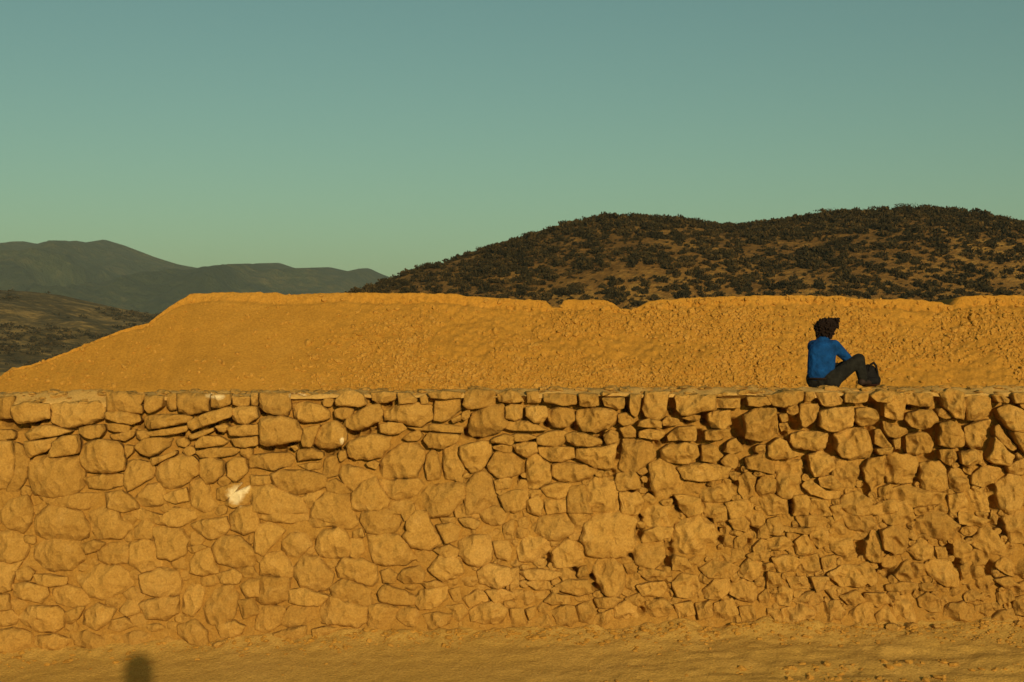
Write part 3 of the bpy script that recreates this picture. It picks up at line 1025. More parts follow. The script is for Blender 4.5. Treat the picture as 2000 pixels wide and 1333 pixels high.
wall = link('stone_wall', None, loc=(0, YW, float(ground_z(0, YW - 0.3))), label='long dry rubble stone wall of ochre stones running across the picture', category='wall')
wall_loc = np.array(wall.location)
areas = np.array([area(p) for p in T])
order = np.argsort(-areas)
big = set(order[:300].tolist())
chinks = Soup()
rs = np.random.default_rng(3)
for i, pl in enumerate(T):
    cx, cy = pl.mean(0)
    rad = math.sqrt(areas[i] / math.pi) / K
    pr = rs.uniform(-0.045, 0.06) * (1.0 if cy < 920 else 0.65)
    if cy < 900:
        pr += rs.uniform(0.0, 0.05) + 0.02
    pr += 0.02 * crag(cx)
    if areas[i] < 500:
        pr -= 0.03
    cen = pl.mean(0)
    pr += 0.03 * float(smooth01((cy - 900) / 80.0)) * (1 - crag(cx))
    low = float(smooth01((cy - 880) / 90.0))
    if cy < 806 and pl[:, 1].min() < 790:      # top course: the stones run up into the dust of the capping
        pl = pl.copy()
        up = pl[:, 1] < cy - 1
        pl[up, 1] -= np.clip(pl[up, 1] - (770 if cx > 240 else 784) - rs.uniform(-5, 9), 0, 30)
    Vv, Fc, c0 = stone_geo(pl, rs, pr, grow=1.06 + 0.11 * low)
    if i in big:
        me = make_mesh('stone', Vv - c0, Fc, M_STONE, True)
        link('stone', me, wall, c0 - wall_loc)
    else:
        chinks.add(Vv - wall_loc, Fc)
for pl in FILL:
    rad = math.sqrt(area(pl) / math.pi)
    Vv, Fc, c0 = stone_geo(pl, rs, rs.uniform(-0.05, -0.01) if rad < 24 else rs.uniform(-0.02, 0.05), 0.2)
    chinks.add(Vv - wall_loc, Fc)
link('chinking_stones', chinks.mesh('chinking_stones', M_STONE, True), wall, label='smaller stones wedged between the larger wall stones', kind='stuff')

# earth core and mortar of the wall, with a dusty rounded top
cx_ = np.concatenate([np.arange(-460, -20, 8), np.arange(-20, 2021, 3.4), np.arange(2028, 2460, 8)])
def lip_of(p):
    return np.interp(p, [-500, 225, 255, 450, 800, 1300, 2000, 2500], [792, 790, 778, 775, 773, 772, 770, 770])
fr_ = np.linspace(0, 1, 164)[:, None]
PX = np.repeat(cx_[None], 164, 0)
PY = (lip_of(cx_) + 2)[None] * (1 - fr_) + 1330 * fr_
topd = 1 - smooth01((PY - 870) / 110.0)
right = smooth01((PX - 500) / 1300.0)
depth = 0.048 + 0.034 * right + topd * 0.12
for (a, b_, r) in GAPS:
    depth = np.maximum(depth, (0.40 if b_ < 900 else (0.28 if a > 1000 else 0.12)) * np.exp(-(((PX - a) ** 2 + (PY - b_) ** 2) / (1.35 * r) ** 2) ** 1.5))
lowfade = smooth01((PY - foot_py(PX) + 60) / 70.0)
depth = depth * (1 - lowfade) + lowfade * 0.0
WX = (PX - 1000) / K; WZ = ZC + (666.5 - PY) / K
nn = fbm(v3(WX * 4, WZ * 4, 0), 4, 81) * 0.030 + fbm(v3(WX * 16, WZ * 16, 3), 3, 82) * 0.012 + (ridged(v3(WX * 8, WZ * 8, 5), 3, 83) - 0.55) * 0.02
WY = YW + depth - nn
lip = np.exp(-(PY - PY[:1]) / 5.0)
WY = WY * (1 - lip) + lip * (YW + 0.03 - nn)
WZ[0] += 0.03 * fbm(v3(WX[0] * 2.5, 1, 0), 3, 88) - 0.01
Vcore = v3(WX, WY, WZ)
# top sheet: from the lip back across the wall
rows_t = 40
tt = np.linspace(0, 1, rows_t)[:, None]
wx = Vcore[0, :, 0][None, :]
pxr = (wx * K + 1000)
lip_py = lip_of(pxr)
back_py = np.interp(pxr, [-500, 0, 500, 1000, 1500, 2000, 2500], [766, 766, 765, 760, 758, 757, 757])
ty = YW + 0.03 + tt * 1.35
lip_z = ZC + (666.5 - lip_py) / K
back_z = ZC + (666.5 - back_py) / F * (YW + 0.40)
tz = lip_z + (back_z - lip_z) * np.clip((ty - YW - 0.03) / 0.20, 0, 1) - 0.08 * np.clip(ty - YW - 0.24, 0, 2) - 0.4 * smooth01((tt - 0.9) / 0.1)
tz = tz + (fbm(v3(wx * 2.2, ty * 3.0, 0), 4, 91) * 0.042 + fbm(v3(wx * 9, ty * 9, 0), 3, 92) * 0.026) 
tz = tz - 0.035 * np.exp(-((pxr - 1640) / 75.0) ** 4) * smooth01((ty - YW - 0.22) / 0.15)
Vtop = v3(np.repeat(wx, rows_t, 0), np.repeat(ty, wx.shape[1], 1), tz)
Vback = v3(Vtop[-1, :, 0], Vtop[-1, :, 1] + 0.05, Vtop[-1, :, 2] - 2.6)[None]
link('core', grid_mesh('core', Vcore[::-1] - wall_loc, M_MORTAR), wall, label='earth and mortar filling between the stones')
V = np.concatenate([Vcore[:1], Vtop, Vback], 0)
link('capping', grid_mesh('capping', V - wall_loc, M_CAP), wall, label='dusty trodden earth along the top of the wall')
def cap_z(x, y):
    i = int(np.argmin(np.abs(Vtop[0, :, 0] - x)))
    return float(np.interp(y, Vtop[:, i, 1], Vtop[:, i, 2]))
# grit and small stones bedded in the top of the wall
grit = Soup()
for _ in range(1100):
    x = RNG.uniform(-8, 8); y = YW + RNG.uniform(0.05, 0.6)
    sz = 0.012 + 0.075 * RNG.random() ** 3.5
    tv, tf = ROCKS[RNG.integers(0, 9)]
    grit.add((tv * sz * np.array([1.3, 1.0, 0.6])) @ rotz(RNG.uniform(0, 6.28)).T + np.array([x, y, cap_z(x, y)]) - wall_loc, tf)
link('capping_grit', grit.mesh('capping_grit', M_STONE, False), wall, kind='stuff')

# ------------------------------------------------------------------ loose stones on the ground
grav = Soup()
gp = []
for k in range(8000):
    if k < 2200:      # fallen bits against the foot of the wall
        x = RNG.uniform(-8.5, 8.5); y = YW - 0.03 - abs(RNG.normal(0, 0.16))
        sz = 0.007 + 0.034 * RNG.random() ** 4
        if RNG.random() > 0.30 + 0.70 * float(smooth01((x + 5) / 4)):
            continue
    else:
        x = RNG.uniform(-8.5, 8.5); y = RNG.uniform(14.6, 16.75)
        if RNG.random() > 0.03 + 0.97 * float(smooth01((x - 0.4 + (16.7 - y) * 1.2) / 5.5)):
            continue
        sz = 0.006 + 0.026 * RNG.random() ** 3.0
        if y < 15.85 and x > 2.4:
            sz *= 1.7
    gp.append((x, y, sz))
gp = np.array(gp)
gz_ = ground_z(gp[:, 0], gp[:, 1])
pat = vnoise(v3(gp[:, 0] * 0.9, (gp[:, 1] - 0.05 * gp[:, 0]) * 5.0, 0), 97)
for (x, y, sz), z, pt in zip(gp, gz_, pat):
    if y < YW - 0.5 and pt < -0.05:
        continue
    tv, tf = ROCKS[RNG.integers(0, 9)]
    grav.add(((tv * sz) @ rot_any(RNG).T) * np.array([1.15, 1.0, 0.65]) + np.array([x, y, z + sz * 0.08]), tf)
link('gravel', grav.mesh('gravel', M_RUBBLE, False), label='loose gravel and stone chips strewn over the dirt in front of the wall', category='gravel', kind='stuff')
LOOSE = [(1783, 1240, 0.055, 'dark-shadowed loose stone lying just below the foot of the wall at right'), (1745, 1318, 0.075, 'largest loose stone at the bottom edge of the picture, right of centre'), (1780, 1322, 0.06, 'loose stone beside the largest one at the bottom edge of the picture'), (1830, 1316, 0.05, 'loose stone in the rut near the bottom right corner'), (1990, 1320, 0.05, 'loose stone in the very bottom right corner'), (425, 1262, 0.06, 'small pale stone leaning at the foot of the wall on the left')]
for n_, (lx, ly, sz, lab) in enumerate(LOOSE):
    # find where the sight line meets the ground
    y = 16.6
    for _ in range(40):
        z = float(ground_z((lx - 1000) / F * y, y))
        y = (ZC - z) * F / (ly - 666.5)
        y = min(y, YW - 0.12)
    x = (lx - 1000) / F * y
    rr = np.random.default_rng(200 + n_)
    tv, tf = ROCKS[n_ % 9]
    # split every facet once so the stone is not a bare solid
    vv = [tuple(a) for a in tv]; ff = []
    mids = {}
    def mid(a, b):
        k = (min(a, b), max(a, b))
        if k not in mids:
            m_ = (np.array(vv[a]) + np.array(vv[b])) / 2 * rr.uniform(0.98, 1.16)
            vv.append(tuple(m_)); mids[k] = len(vv) - 1
        return mids[k]
    for (a, b, c) in tf:
        ab, bc, ca = mid(a, b), mid(b, c), mid(c, a)
        ff += [(a, ab, ca), (ab, b, bc), (ca, bc, c), (ab, bc, ca)]
    Vr = np.array(vv) * sz
    link('loose_stone', make_mesh('loose_stone', Vr, ff, M_STONE, False), loc=(x, y, float(ground_z(x, y)) + sz * 0.35), label=lab, category='stone', group='loose stones on the dirt')

# ------------------------------------------------------------------ hills
def ridge_mesh(name, sil, Yc, Yn, zn, mat, px0, px1, step, rows, amp, scale, ridge_amp=0.0, zback=-60, seed=0, power=1.0):
    pxs = np.arange(px0, px1 + 1, step)
    s = np.array(sil, float)
    pyy = np.interp(pxs, s[:, 0], s[:, 1])
    kk = max(1, int(14 / step))
    ker = np.ones(kk) / kk
    pyy = np.convolve(np.pad(pyy, kk, 'edge'), ker, 'same')[kk:-kk]
    x = (pxs - 1000) / F * Yc
    zc = ZC + (666.5 - pyy) / F * Yc
    tt = np.linspace(0, 1, rows)[:, None]
    y = Yn + (Yc - Yn) * tt
    prof = np.sin(tt * math.pi / 2) ** power
    z = zn + (zc - zn) * prof
    xx = np.repeat(x[None], rows, 0); yy = np.repeat(y, len(x), 1)
    win = np.sin(np.clip(tt, 0, 1) * math.pi) ** 0.7
    z = z + fbm(v3(xx / scale, yy / scale, 0), 5, seed) * amp * win
    if ridge_amp:
        warp = fbm(v3(xx / scale, yy / scale, 7), 3, seed + 9) * scale * 0.5
        z = z + (ridged(v3((xx + warp) / (scale * 0.7), yy / (scale * 2.2), 0), 4, seed + 5) - 0.7) * ridge_amp * win
    z = np.minimum(z, ZC + (zc[None] - ZC) * (yy / Yc) ** 1.0 - (Yc - yy) * 0.004)
    Vf = v3(xx, yy, z)
    tb = np.linspace(0, 1, 10)[1:, None]
    yb = Yc + (Yc - Yn) * 0.8 * tb
    zb = zc + (zback - zc) * smooth01(tb)
    Vb = v3(np.repeat(x[None], 9, 0), np.repeat(yb, len(x), 1), zb)
    Vall = np.concatenate([Vf, Vb], 0)
    me = grid_mesh(name, Vall, mat)
    link(name, me, kind='structure')
    return Vall, Vf, pxs

H_SIL = [(300, 720), (500, 650), (600, 615), (690, 580), (740, 563), (790, 542), (850, 522), (930, 498), (980, 481), (1050, 463), (1100, 443), (1180, 428), (1250, 430), (1300, 433), (1360, 442), (1400, 448), (1450, 442), (1520, 434), (1590, 422), (1650, 419), (1720, 415), (1800, 414), (1860, 417), (1900, 428), (1950, 438), (2000, 440), (2150, 448), (2400, 478), (2900, 565)]
hillV, hillF, hpx = ridge_mesh('hill', H_SIL, 430.0, 310.0, -6.0, M_HILL, 300, 2900, 6, 60, 3.2, 38.0, zback=-46, seed=101, power=0.9)
M_SIL = [(-900, 590), (-400, 560), (-100, 562), (0, 567), (60, 570), (120, 577), (180, 591), (240, 604), (300, 614), (340, 618), (420, 640), (700, 690), (1000, 720)]
midV, midF, mpx = ridge_mesh('hill', M_SIL, 1000.0, 560.0, -22.0, M_MIDHILL, -900, 1000, 8, 60, 9.0, 110.0, ridge_amp=8.0, zback=-58, seed=121, power=0.95)
F_SIL = [(-1200, 520), (-600, 470), (-250, 490), (-60, 492), (0, 479), (40, 471), (70, 477), (105, 471), (140, 478), (200, 468), (240, 480), (300, 503), (345, 517), (395, 526), (425, 517), (460, 525), (500, 518), (540, 513), (575, 525), (640, 522), (680, 531), (715, 523), (740, 535), (775, 548), (900, 575), (1200, 560), (1600, 575), (2200, 540), (3000, 560)]
farV, farF, fpx = ridge_mesh('mountain', F_SIL, 4200.0, 2300.0, -40.0, M_FAR, -1200, 3000, 7, 110, 70.0, 520.0, ridge_amp=130.0, zback=-60, seed=141, power=1.0)

# shrubs: loose clumps of leaf-sized faces round a few short stems
def shrub_template(seed, nleaf, flat, stems=3):
    r = np.random.default_rng(seed)
    V, Fc = [], []
    lobes = [(r.uniform(-0.55, 0.55), r.uniform(-0.55, 0.55), r.uniform(0.25, 0.75) * flat, r.uniform(0.3, 0.6)) for _ in range(5)]
    for k in range(nleaf):
        lb = lobes[r.integers(0, 5)]
        d = r.normal(size=3); d /= np.linalg.norm(d)
        c = np.array(lb[:3]) + d * lb[3] * r.uniform(0.55, 1.05) * np.array([1, 1, flat])
        c[2] = max(c[2], 0.02)
        s = r.uniform(0.08, 0.18)
        R = rot_any(r)
        q = np.array([[-1, -0.7, 0], [1, -0.6, 0.1], [0.8, 0.8, 0], [-0.7, 0.9, -0.1]]) * s
        b = len(V)
        V.extend((q @ R.T + c).tolist())
        Fc.append((b, b + 1, b + 2, b + 3))
    for k in range(stems):
        tip = np.array(lobes[k][:3]); w = 0.04
        b = len(V)
        for p, ww in ((np.array([r.uniform(-.1, .1), r.uniform(-.1, .1), -0.15]), w), (tip, w * 0.5)):
            for a in range(3):
                V.append((p + ww * np.array([math.cos(a * 2.1), math.sin(a * 2.1), 0])).tolist())
        for a in range(3):
            Fc.append((b + a, b + (a + 1) % 3, b + 3 + (a + 1) % 3, b + 3 + a))
    return np.array(V), by_size(Fc)
SHR = [shrub_template(s, 84, 0.62 + 0.06 * (s % 4)) for s in range(8)]
SHR_LOW = [shrub_template(s + 30, 22, 0.6, 1) for s in range(6)]
SHR_ME = [make_mesh('shrub', v, f, M_LEAF, False) for v, f in SHR]

def sample_hill(Vg, pxs, col_f, row_f):
    c = min(int(col_f), Vg.shape[1] - 2); r = min(int(row_f), Vg.shape[0] - 2)
    fc, fr = col_f - c, row_f - r
    a = Vg[r, c] * (1 - fc) + Vg[r, c + 1] * fc
    b = Vg[r + 1, c] * (1 - fc) + Vg[r + 1, c + 1] * fc
    return a * (1 - fr) + b * fr
rh = np.random.default_rng(77)
cand = []
HN = fbm(v3(hillF[..., 0] / 15.0, hillF[..., 1] / 10.0, 0), 4, 131, 0.6)
nc, nr_ = hillF.shape[1], hillF.shape[0]
tries = 0
while len(cand) < 8000 and tries < 60000:
    tries += 1
    cf = rh.uniform(40, nc - 70); rf = rh.uniform(0, nr_ - 1.001)
    p = sample_hill(hillF, hpx, cf, rf)
    ipx = p[0] / p[1] * F + 1000; ipy = 666.5 - (p[2] - ZC) / p[1] * F
    if ipx < 560 or ipx > 2150 or ipy > 640:
        continue
    n_ = HN[int(rf), int(cf)]
    # the left shoulder is barer, brown grass along its upper edge
    bare = 0.24 * float(smooth01((1250 - ipx) / 500.0)) * (1.0 if rf > nr_ * 0.45 else 0.3)
    if n_ < -0.27 + bare + rh.uniform(-0.12, 0.12):
        if rh.random() > 0.30:
            continue
        cand.append((p, 0.25 + 0.5 * rh.random(), rf))
        continue
    sz = 0.45 + 1.35 * rh.random() ** 2.0
    cand.append((p, sz, rf))
# along the crest
for k in range(110):
    ipx = rh.uniform(690, 2010)
    cf = (ipx - hpx[0]) / (hpx[1] - hpx[0])
    dens = 0.25 if ipx < 1050 else 0.8
    if rh.random() > dens:
        continue
    p = sample_hill(hillF, hpx, min(cf, nc - 2), nr_ - 1.05)
    cand.append((p, 0.7 + 0.7 * rh.random(), nr_))
cand.sort(key=lambda a: -a[1] / a[0][1])
mass = Soup()
for i, (p, sz, rf) in enumerate(cand):
    k = rh.integers(0, 8)
    a = rh.uniform(0, 6.28)
    s3 = np.array([sz * rh.uniform(0.95, 1.35), sz * rh.uniform(0.9, 1.2), sz * rh.uniform(1.0, 1.6)])
    if i < 290:
        o = link('shrub', SHR_ME[k], loc=tuple(p), label='dark olive shrub growing on the brown hillside behind the mound', category='shrub', group='shrubs on the hillside')
        o.rotation_euler = (0, 0, a)
        o.scale = tuple(s3)
    else:
        v, f = SHR[k]
        mass.add((v * s3) @ rotz(a).T + p, f)
link('scrub', mass.mesh('scrub', M_LEAF, False), label='mass of dark scrub covering the brown hillside', category='scrub', kind='stuff')

# two thin crested trees standing up on the right-hand crest, and a few more along it
def tree(ipx, hgt, wid, label):
    cf = (ipx - hpx[0]) / (hpx[1] - hpx[0])
    p = sample_hill(hillF, hpx, cf, nr_ - 1.02)
    root = link('tree', None, loc=tuple(p), label=label, category='tree', group='small trees along the crest')
    r = np.random.default_rng(int(ipx))
    tr = Soup()
    def limb(a, b, r0, r1):
        a, b = np.array(a, float), np.array(b, float)
        V = []
        for q, rr in ((a, r0), ((a + b) / 2 + r.normal(0, 0.08, 3), (r0 + r1) / 2), (b, r1)):
            for i in range(5):
                V.append(q + rr * np.array([math.cos(i * 1.2566), math.sin(i * 1.2566), 0]))
        Fq = [(l * 5 + i, l * 5 + (i + 1) % 5, l * 5 + 5 + (i + 1) % 5, l * 5 + 5 + i) for l in range(2) for i in range(5)]
        tr.add(np.array(V), Fq)
    limb((0, 0, -0.3), (0.1, 0, hgt * 0.5), 0.13, 0.09)
    tips = []
    for k in range(5):
        a = k * 1.3 + r.uniform(0, 0.5)
        tip = (math.cos(a) * wid * 0.42, math.sin(a) * wid * 0.42, hgt * r.uniform(0.75, 0.95))
        limb((0.1, 0, hgt * 0.48), tip, 0.08, 0.03)
        tips.append(tip)
    link('trunk', tr.mesh('trunk', M_BARK, True), root)
    V, Fc = [], []
    for k in range(150):
        tp = np.array(tips[r.integers(0, 5)])
        c = tp + r.normal(0, 1, 3) * np.array([wid * 0.20, wid * 0.20, hgt * 0.09])
        q = np.array([[-1, -0.7, 0], [1, -0.6, 0.1], [0.8, 0.8, 0], [-0.7, 0.9, -0.1]]) * r.uniform(0.10, 0.2)
        b = len(V)
        V.extend((q @ rot_any(r).T + c).tolist()); Fc.append((b, b + 1, b + 2, b + 3))
    link('crown', make_mesh('crown', V, Fc, M_LEAF, False), root)
M_BARK = simple_mat('bark', (0.06, 0.045, 0.03), 0.95, 0.3, 4.0)
tree(1765, 2.4, 4.6, 'thin broad-crowned tree near the top of the right-hand crest')
tree(1806, 2.2, 2.6, 'thin small tree just right of the highest point of the crest')
tree(1715, 1.8, 4.4, 'low spreading tree on the crest left of the highest point')
tree(1612, 1.9, 4.2, 'low spreading tree on the crest above the bare golden patch')
tree(1352, 2.2, 3.0, 'thin tree at the dip between the two crests')
tree(1275, 1.7, 3.2, 'small tree on the right end of the lower crest')
tree(1182, 1.6, 4.0, 'low tree on the summit of the lower crest')
tree(832, 2.0, 1.8, 'thin lone tree low on the left shoulder of the hill')
tree(945, 1.6, 3.6, 'dark low tree standing out on the left shoulder of the hill')
tree(1032, 1.7, 2.8, 'round dark tree on the skyline where the shoulder steepens')

# scrub on the mid-distance hill at left
far = Soup()
nc2, nr2 = midF.shape[1], midF.shape[0]
n_done = 0
MN = fbm(v3(midF[..., 0] / 50.0, midF[..., 1] / 40.0, 0), 3, 133)
while n_done < 3000:
    cf = rh.uniform(60, nc2 - 60); rf = rh.uniform(0, nr2 - 1.001)
    p = sample_hill(midF, mpx, cf, rf)
    ipx = p[0] / p[1] * F + 1000
    if ipx < -150 or ipx > 520:
        n_done += 0
        continue
    n_done += 1
    if MN[int(rf), int(cf)] < -0.12 + rh.uniform(-.1, .1):
        continue
    sz = 1.6 + 2.4 * rh.random() ** 2
    v, f = SHR_LOW[rh.integers(0, 6)]
    far.add((v * sz * np.array([1.2, 1, 0.9])) @ rotz(rh.uniform(0, 6.28)).T + p, f)
link('scrub', far.mesh('scrub', M_LEAF, False), label='distant dark scrub on the low hill at the left edge', category='scrub', kind='stuff')

# ------------------------------------------------------------------ people
def capsule(a, b, ra, rb, seg=14, squash=(1, 1, 1), axis=None):
    """tapered rounded limb from a to b; squash scales the cross-section along world axes"""
    a, b = np.array(a, float), np.array(b, float)
    d = b - a
    L = np.linalg.norm(d)
    d = d / max(L, 1e-6)
    up = np.array([0, 0, 1.0]) if abs(d[2]) < 0.9 else np.array([1.0, 0, 0])
    u = np.cross(d, up); u /= np.linalg.norm(u)
    w = np.cross(d, u)
    V = []
    prof = []
    for k in range(1, 6):
        th = math.pi / 2 * k / 5.0
        prof.append((a - d * ra * math.cos(th), ra * math.sin(th)))
    for k in range(0, 5):
        th = math.pi / 2 * k / 5.0
        prof.append((b + d * rb * math.sin(th), rb * math.cos(th)))
    for c, r in prof:
        for i in range(seg):
            an = 2 * math.pi * i / seg
            V.append(c + (u * math.cos(an) + w * math.sin(an)) * r)
    n = len(prof)
    V.append(a - d * ra); V.append(b + d * rb)
    Fc = []
    for r in range(n - 1):
        for i in range(seg):
            j = (i + 1) % seg
            Fc.append((r * seg + i, r * seg + j, (r + 1) * seg + j, (r + 1) * seg + i))
    for i in range(seg):
        j = (i + 1) % seg
        Fc.append((j, i, n * seg)); Fc.append(((n - 1) * seg + i, (n - 1) * seg + j, n * seg + 1))
    V = np.array(V)
    m = (a + b) / 2
    V = m + (V - m) * np.array(squash)
    return V, Fc

def blend(name, parts, mat, parent, voxel=0.012, smooth=4, label=None):
    s = Soup()
    for v, f in parts:
        s.add(v, f)
    tmp = bpy.data.objects.new('tmp', s.mesh('tmp', mat))
    COL.objects.link(tmp)
    m = tmp.modifiers.new('r', 'REMESH'); m.mode = 'VOXEL'; m.voxel_size = voxel
    sm = tmp.modifiers.new('s', 'SMOOTH'); sm.iterations = smooth; sm.factor = 0.5
    dg = bpy.context.evaluated_depsgraph_get()
    dg.update()
    me = bpy.data.meshes.new_from_object(tmp.evaluated_get(dg))
    me.name = name
    me.polygons.foreach_set('use_smooth', [True] * len(me.polygons))
    if not me.materials:
        me.materials.append(mat)
    bpy.data.objects.remove(tmp)
    return link(name, me, parent, label=label)

M_SKIN = simple_mat('skin', (0.30, 0.14, 0.07), 0.6, 0.1, 20)
M_SHIRT = simple_mat('blue_shirt', (0.004, 0.048, 0.185), 0.95, 0.45, 9, 0.05)
M_TROUSER = simple_mat('charcoal_trousers', (0.014, 0.014, 0.012), 0.95, 0.4, 11, 0.04)
M_HAIR = simple_mat('black_hair', (0.012, 0.006, 0.004), 0.8, 0.4, 40)
M_BELT = simple_mat('brown_belt', (0.016, 0.008, 0.005), 0.8, 0.3, 30)
M_SHOE = simple_mat('dark_shoe', (0.03, 0.018, 0.014), 0.7, 0.3, 30)
M_BAG = simple_mat('black_bag', (0.008, 0.0075, 0.008), 0.85, 0.4, 25, 0.006)
M_BAGTRIM = simple_mat('brown_bag_base', (0.03, 0.010, 0.006), 0.8, 0.3, 25)

Y0 = 17.28
KP = F / Y0
seat = np.array([(1612 - 1000) / KP, Y0, ZC + (666.5 - 757.5) / KP])
person = link('person', None, loc=tuple(seat), label='person in a blue shirt sitting on the wall with back turned and knees drawn up', category='person')
def Q(pxx, pyy, dy=0.0):
    return np.array([(pxx - 1612) / KP, dy, (757.5 - pyy) / KP])
# clothed body, in local metres
hipR, hipL = Q(1622, 744, -0.02), Q(1604, 744, 0.12)
kneeR, kneeL = Q(1680, 703, 0.07), Q(1690, 706, 0.34)
ankR, ankL = Q(1688, 746, 0.06), Q(1700, 747, 0.40)
chest = Q(1607, 690, 0.04); neck = Q(1613, 664, 0.08); head = Q(1619, 645, 0.11)
shR, shL = Q(1634, 676, 0.02), Q(1592, 678, 0.13)
elR, elL = Q(1660, 702, 0.10), Q(1612, 712, 0.34)
haR, haL = Q(1682, 712, 0.30), Q(1672, 716, 0.40)
body = []
body += [capsule(Q(1606, 738, 0.03), Q(1606, 715, 0.04), 0.105, 0.11), capsule(Q(1606, 715, 0.04), chest, 0.11, 0.125), capsule(chest, neck, 0.12, 0.05), capsule(neck, head, 0.055, 0.06), capsule(head + np.array([0, 0, -0.015]), head + np.array([0.01, 0.02, 0.02]), 0.085, 0.092)]
body += [capsule(head + np.array([0.05, 0.05, -0.06]), head + np.array([0.075, 0.07, -0.055]), 0.045, 0.03)]   # jaw
body += [capsule(head + np.array([0.085, 0.075, -0.01]), head + np.array([0.105, 0.09, -0.025]), 0.014, 0.016)]  # nose
body += [capsule(head + np.array([0.055, -0.072, -0.02]), head + np.array([0.05, -0.082, 0.008]), 0.014, 0.016)]   # ear
for s_, e_, h_ in ((shR, elR, haR), (shL, elL, haL)):
    body += [capsule(s_, e_, 0.050, 0.040), capsule(e_, h_, 0.038, 0.026)]
    dv = (h_ - e_) / np.linalg.norm(h_ - e_)
    palm = h_ + dv * 0.05
    body += [capsule(h_, palm, 0.028, 0.034)]
    side = np.cross(dv, np.array([0, 0, 1.0])); side /= np.linalg.norm(side)
    for k in range(4):
        b0 = palm + side * (k - 1.5) * 0.019
        L_ = (0.065, 0.075, 0.070, 0.055)[k]
        m1 = b0 + dv * L_ * 0.6
        m2 = m1 + (dv * 0.5 + np.array([0, 0, -0.8])) * L_ * 0.5
        body += [capsule(b0, m1, 0.0095, 0.009, 8), capsule(m1, m2, 0.009, 0.008, 8)]
    body += [capsule(h_ + side * -0.02, h_ + side * -0.055 + dv * 0.045, 0.011, 0.009, 8)]
for hp, kn, an in ((hipR, kneeR, ankR), (hipL, kneeL, ankL)):
    body += [capsule(hp, kn, 0.078, 0.055), capsule(kn, an, 0.052, 0.036)]
blend('body', body, M_SKIN, person, 0.010, 3)
shirt = [capsule(Q(1605, 728, 0.03), Q(1605, 716, 0.04), 0.172, 0.165, squash=(1, .82, 1)), capsule(Q(1605, 718, 0.04), chest + np.array([0, 0, 0.0]), 0.165, 0.168, squash=(1.02, .85, 1)), capsule(chest, Q(1610, 671, 0.07), 0.165, 0.095, squash=(1.02, .9, 1)), capsule(Q(1592, 676, 0.09), Q(1630, 676, 0.02), 0.075, 0.078), capsule(Q(1610, 672, 0.07), neck, 0.08, 0.062)]
shirt += [capsule(shR + np.array([-0.02, 0, 0]), elR, 0.074, 0.056), capsule(shL, elL, 0.070, 0.055), capsule(elR, elR * 0.6 + haR * 0.4, 0.054, 0.046), capsule(elL, elL * 0.6 + haL * 0.4, 0.053, 0.045)]
blend('shirt', shirt, M_SHIRT, person, 0.012, 4, 'plain blue long-sleeved shirt')
tro = [capsule(Q(1598, 741, 0.09), Q(1622, 741, -0.01), 0.130, 0.128), capsule(Q(1597, 744, 0.06), Q(1624, 744, 0.0), 0.120, 0.120), capsule(Q(1606, 736, 0.03), Q(1606, 728, 0.03), 0.15, 0.14, squash=(1, .85, 1))]
for hp, kn, an in ((hipR, kneeR, ankR), (hipL, kneeL, ankL)):
    tro += [capsule(hp, kn, 0.105, 0.078), capsule(kn, an + np.array([0, 0, 0.03]), 0.076, 0.056)]
tv_ = blend('trousers', tro, M_TROUSER, person, 0.012, 4, 'charcoal trousers')
tm = tv_.data
co = np.empty(len(tm.vertices) * 3); tm.vertices.foreach_get('co', co); co = co.reshape(-1, 3)
co[:, 2] = np.maximum(co[:, 2], -0.002 + 0.0 * co[:, 2])
tm.vertices.foreach_set('co', co.ravel()); tm.update()
# belt: an elliptical band at the waist
bv, bf = [], []
for i in range(28):
    a = 2 * math.pi * i / 28
    for (zz, rr) in ((0.098, 1.0), (0.122, 0.99), (0.122, 0.90), (0.098, 0.90)):
        cxy = Q(1606, 740, 0.03)
        bv.append((cxy[0] + math.cos(a) * 0.176 * rr, cxy[1] + math.sin(a) * 0.146 * rr, zz))
for i in range(28):
    j = (i + 1) % 28
    for k in range(4):
        l = (k + 1) % 4
        bf.append((i * 4 + k, j * 4 + k, j * 4 + l, i * 4 + l))
link('belt', make_mesh('belt', bv, bf, M_BELT), person)
for an in (ankR, ankL):
    toe = an + np.array([0.13, 0.12, -0.015])
    heel = an + np.array([-0.02, -0.02, -0.005])
    sh = [capsule(heel, toe, 0.045, 0.038, squash=(1, 1, 0.8)), capsule(an + np.array([0, 0, 0.03]), heel, 0.046, 0.045)]
    blend('shoe', sh, M_SHOE, person, 0.010, 3)
# mop of tangled hair: many short curls over the skull
hs = Soup()
rhh = np.random.default_rng(9)
sv, sf = capsule(head + np.array([-0.035, -0.01, -0.01]), head + np.array([-0.005, 0.0, 0.035]), 0.100, 0.106, 16)
hs.add(sv, sf)
for k in range(420):
    d = rhh.normal(size=3); d /= np.linalg.norm(d)
    if d[2] < -0.75 or (d[0] > 0.40 and d[2] < 0.12):
        continue
    r0 = 0.105 + 0.012 * rhh.random()
    p0 = head + np.array([-0.01, -0.005, 0.012]) + d * r0 * np.array([1.05, 1.0, 1.05])
    tng = np.cross(d, rhh.normal(size=3)); tng /= np.linalg.norm(tng)
    ln = rhh.uniform(0.015, 0.034)
    m1 = p0 + d * ln * 0.5 + tng * ln * 0.6
    e1 = m1 + tng * ln * 0.3 - d * ln * 0.5 + np.array([0, 0, -0.3 * ln])
    hs.add(*capsule(p0, m1, 0.018, 0.015, 8)); hs.add(*capsule(m1, e1, 0.015, 0.010, 8))
